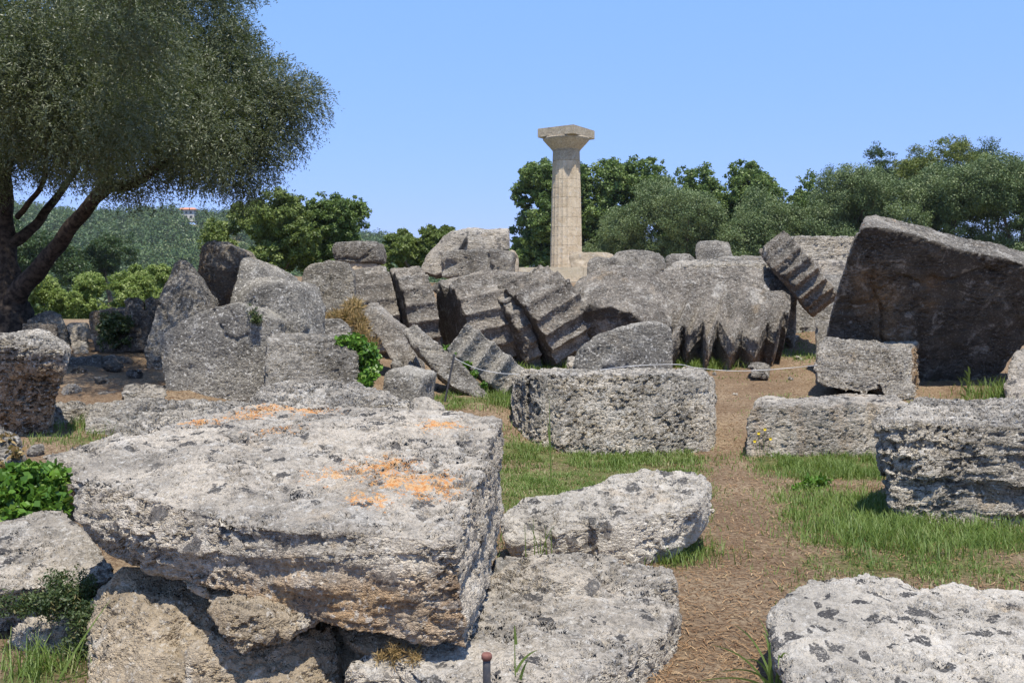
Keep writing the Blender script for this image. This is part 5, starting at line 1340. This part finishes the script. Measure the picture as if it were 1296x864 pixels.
tp, bt = P(575, 449, 13.2), P(563, 508, 13.2)
ax = (tp - bt)
st2 = empty('fence_stake', bt)
tag(st2, 'thin leaning iron stake before the leaning thin slab', 'stake')
tv, tq = tube([([Vector(), ax * .5, ax], [.013, .013, .013])], 8); link('rod', mesh_np('rod', tv, tq, smooth=True), M['steel'], st2)
tv, tq = tube([([ax * .96, ax * 1.0, ax * 1.02], [.016, .019, .012])], 8); link('cap', mesh_np('cap', tv, tq, smooth=True), M['steel'], st2)
rp = [P(575, 453, 13.2), P(600, 465, 13.3), P(625, 471, 13.5), P(650, 473, 13.7), P(720, 472, 14.2), P(760, 468, 14.3), P(800, 463, 14.35), P(856, 461, 14.5), P(880, 465, 14.8), P(920, 469, 15.1), P(960, 468.5, 15.4), P(1000, 465.5, 15.6), P(1034, 462, 15.3)]
pp, rr = smooth_path(rp, [.0045] * len(rp), 5)
b0 = Vector(rp[0]); tv, tq = tube([([p - b0 for p in pp], rr)], 6)
tag(link('cord', mesh_np('cord', tv, tq, smooth=True), M['rope'], loc=b0), 'thin white barrier cord strung low from the iron stake to the right', 'cord')

# ------------------------------------------------------------------ grass blades and needle litter (nobody could count them)
def blades():
    rs = np.random.RandomState(17)
    X, Y, Hh = [], [], []
    for c, rx, ry, dn, h in ZG:
        n = int(8000 * dn * rx * ry * (1.6 if c.y < 13 else 1.0)) + 60
        x = c.x + rs.normal(size=n) * rx * 0.72; y = c.y + rs.normal(size=n) * ry * 0.72
        clumpy = fbm(np.stack([x * 3.0, y * 3.0, 0 * x], 1), 2)
        k = clumpy + rs.uniform(-.5, .5, n) > -0.25
        X.append(x[k]); Y.append(y[k]); Hh.append(0.8 * h * rs.uniform(0.3, 1.45, k.sum()) * (1 + 0.5 * np.clip(clumpy[k], -1, 1)))
    # thin sward over the open meadow
    n = 26000
    x = rs.uniform(-1.0, 6.0, n); y = rs.uniform(5.0, 19, n); k = fbm(np.stack([x * 1.2, y * 1.2, 0 * x + 5], 1), 3) > 0.02 + 0.5 * np.exp(-((x - (0.30 * (y - 4.5) * 0.62 + 0.95)) / 0.45) ** 2)
    X.append(x[k]); Y.append(y[k]); Hh.append(rs.uniform(0.015, 0.05, k.sum()))
    x, y, h = np.concatenate(X), np.concatenate(Y), np.concatenate(Hh)
    k = rs.uniform(0, 1, len(x)) > 0.9 * on_path(x, y)
    x, y, h = x[k], y[k], h[k]
    n = len(x)
    h = h * 0.85
    z = gz(x, y) - 0.005
    th = rs.uniform(0, 2 * math.pi, n); lean = rs.uniform(0.2, 1.3, n) * h
    dx, dy = np.cos(th), np.sin(th)
    wd = rs.uniform(0.0016, 0.0034, n) * (0.6 + y / 11)
    sx, sy = -dy * wd, dx * wd
    p0 = np.stack([x, y, z], 1); p1 = np.stack([x + dx * lean * .35, y + dy * lean * .35, z + h * .62], 1); p2 = np.stack([x + dx * lean, y + dy * lean, z + h], 1)
    s = np.stack([sx, sy, 0 * sx], 1)
    V = np.stack([p0 - s, p0 + s, p1 + s * .8, p1 - s * .8, p2], 1).reshape(-1, 3)
    b = 5 * np.arange(n)
    me = mesh_np('grass', V, np.stack([b, b + 1, b + 2, b + 3], 1), np.stack([b + 3, b + 2, b + 4], 1))
    var = np.clip(0.35 + 0.3 * fbm(np.stack([x * 1.4, y * 1.4, 0 * x + 9], 1), 2) + rs.uniform(-.3, .48, n) + 0.3 * (h < 0.035), 0, 1)
    set_attr(me, 'var', np.repeat(var, 5))
    tag(link('grass', me, L['grass']), 'green grass growing round the stones in the meadow', 'grass', kind='stuff')
blades()

def litter():
    rs = np.random.RandomState(19)
    n = 42000
    y = 4.0 + 16 * rs.uniform(0, 1, n) ** 1.7
    x = rs.uniform(-0.35, 0.62, n) * y * 1.02
    k = (rs.uniform(0, 1, n) > 0.75 * grassiness(x, y)) & ((x > -0.8) | (y > 8.5))
    x, y = x[k], y[k]; n = len(x)
    z = gz(x, y) + 0.035 * fbm(np.stack([x, y, 0 * x], 1) * 0.9, 3) + 0.012 * fbm(np.stack([x, y, 0 * x], 1) * 5.0, 2) + rs.uniform(0.003, 0.016, n)
    th = rs.uniform(0, 2 * math.pi, n); l = rs.uniform(0.025, 0.085, n); wd = rs.uniform(0.0011, 0.0026, n) * (0.5 + y / 9)
    d = np.stack([np.cos(th), np.sin(th), rs.uniform(-.15, .22, n)], 1); s = np.stack([-np.sin(th), np.cos(th), 0 * th], 1) * wd[:, None]
    c = np.stack([x, y, z], 1); bend = s / wd[:, None] * (l * rs.uniform(-.25, .25, n))[:, None]
    a = c - d * l[:, None] * .5; e = c + d * l[:, None] * .5; m = c + bend + np.array([0, 0, 0.004])
    V = np.stack([a - s, a + s, m + s, m - s, e + s, e - s], 1).reshape(-1, 3)
    b = 6 * np.arange(n)
    me = mesh_np('needle_litter', V, np.concatenate([np.stack([b, b + 1, b + 2, b + 3], 1), np.stack([b + 3, b + 2, b + 4, b + 5], 1)]))
    set_attr(me, 'var', np.repeat(rs.uniform(0, 1, n), 6))
    tag(link('needle_litter', me, L['litter']), 'dry brown needles and straw scattered over the bare earth path', 'litter', kind='stuff')
litter()

# ------------------------------------------------------------------ summer haze
def haze():
    bm = bmesh.new(); box_bm(bm, -1600, 1600, -400, 1700, -3, 92)
    me = bpy.data.meshes.new('haze'); bm.to_mesh(me); bm.free()
    m = bpy.data.materials.new('haze'); m.use_nodes = True; t = m.node_tree; t.nodes.clear()
    o = t.nodes.new('ShaderNodeOutputMaterial'); v = t.nodes.new('ShaderNodeVolumePrincipled')
    v.inputs['Color'].default_value = (0.80, 0.88, 1.0, 1); v.inputs['Density'].default_value = 0.00009
    v.inputs['Anisotropy'].default_value = 0.0
    t.links.new(v.outputs[0], o.inputs['Volume'])
    tag(link('haze', me, m), kind='stuff')
haze()
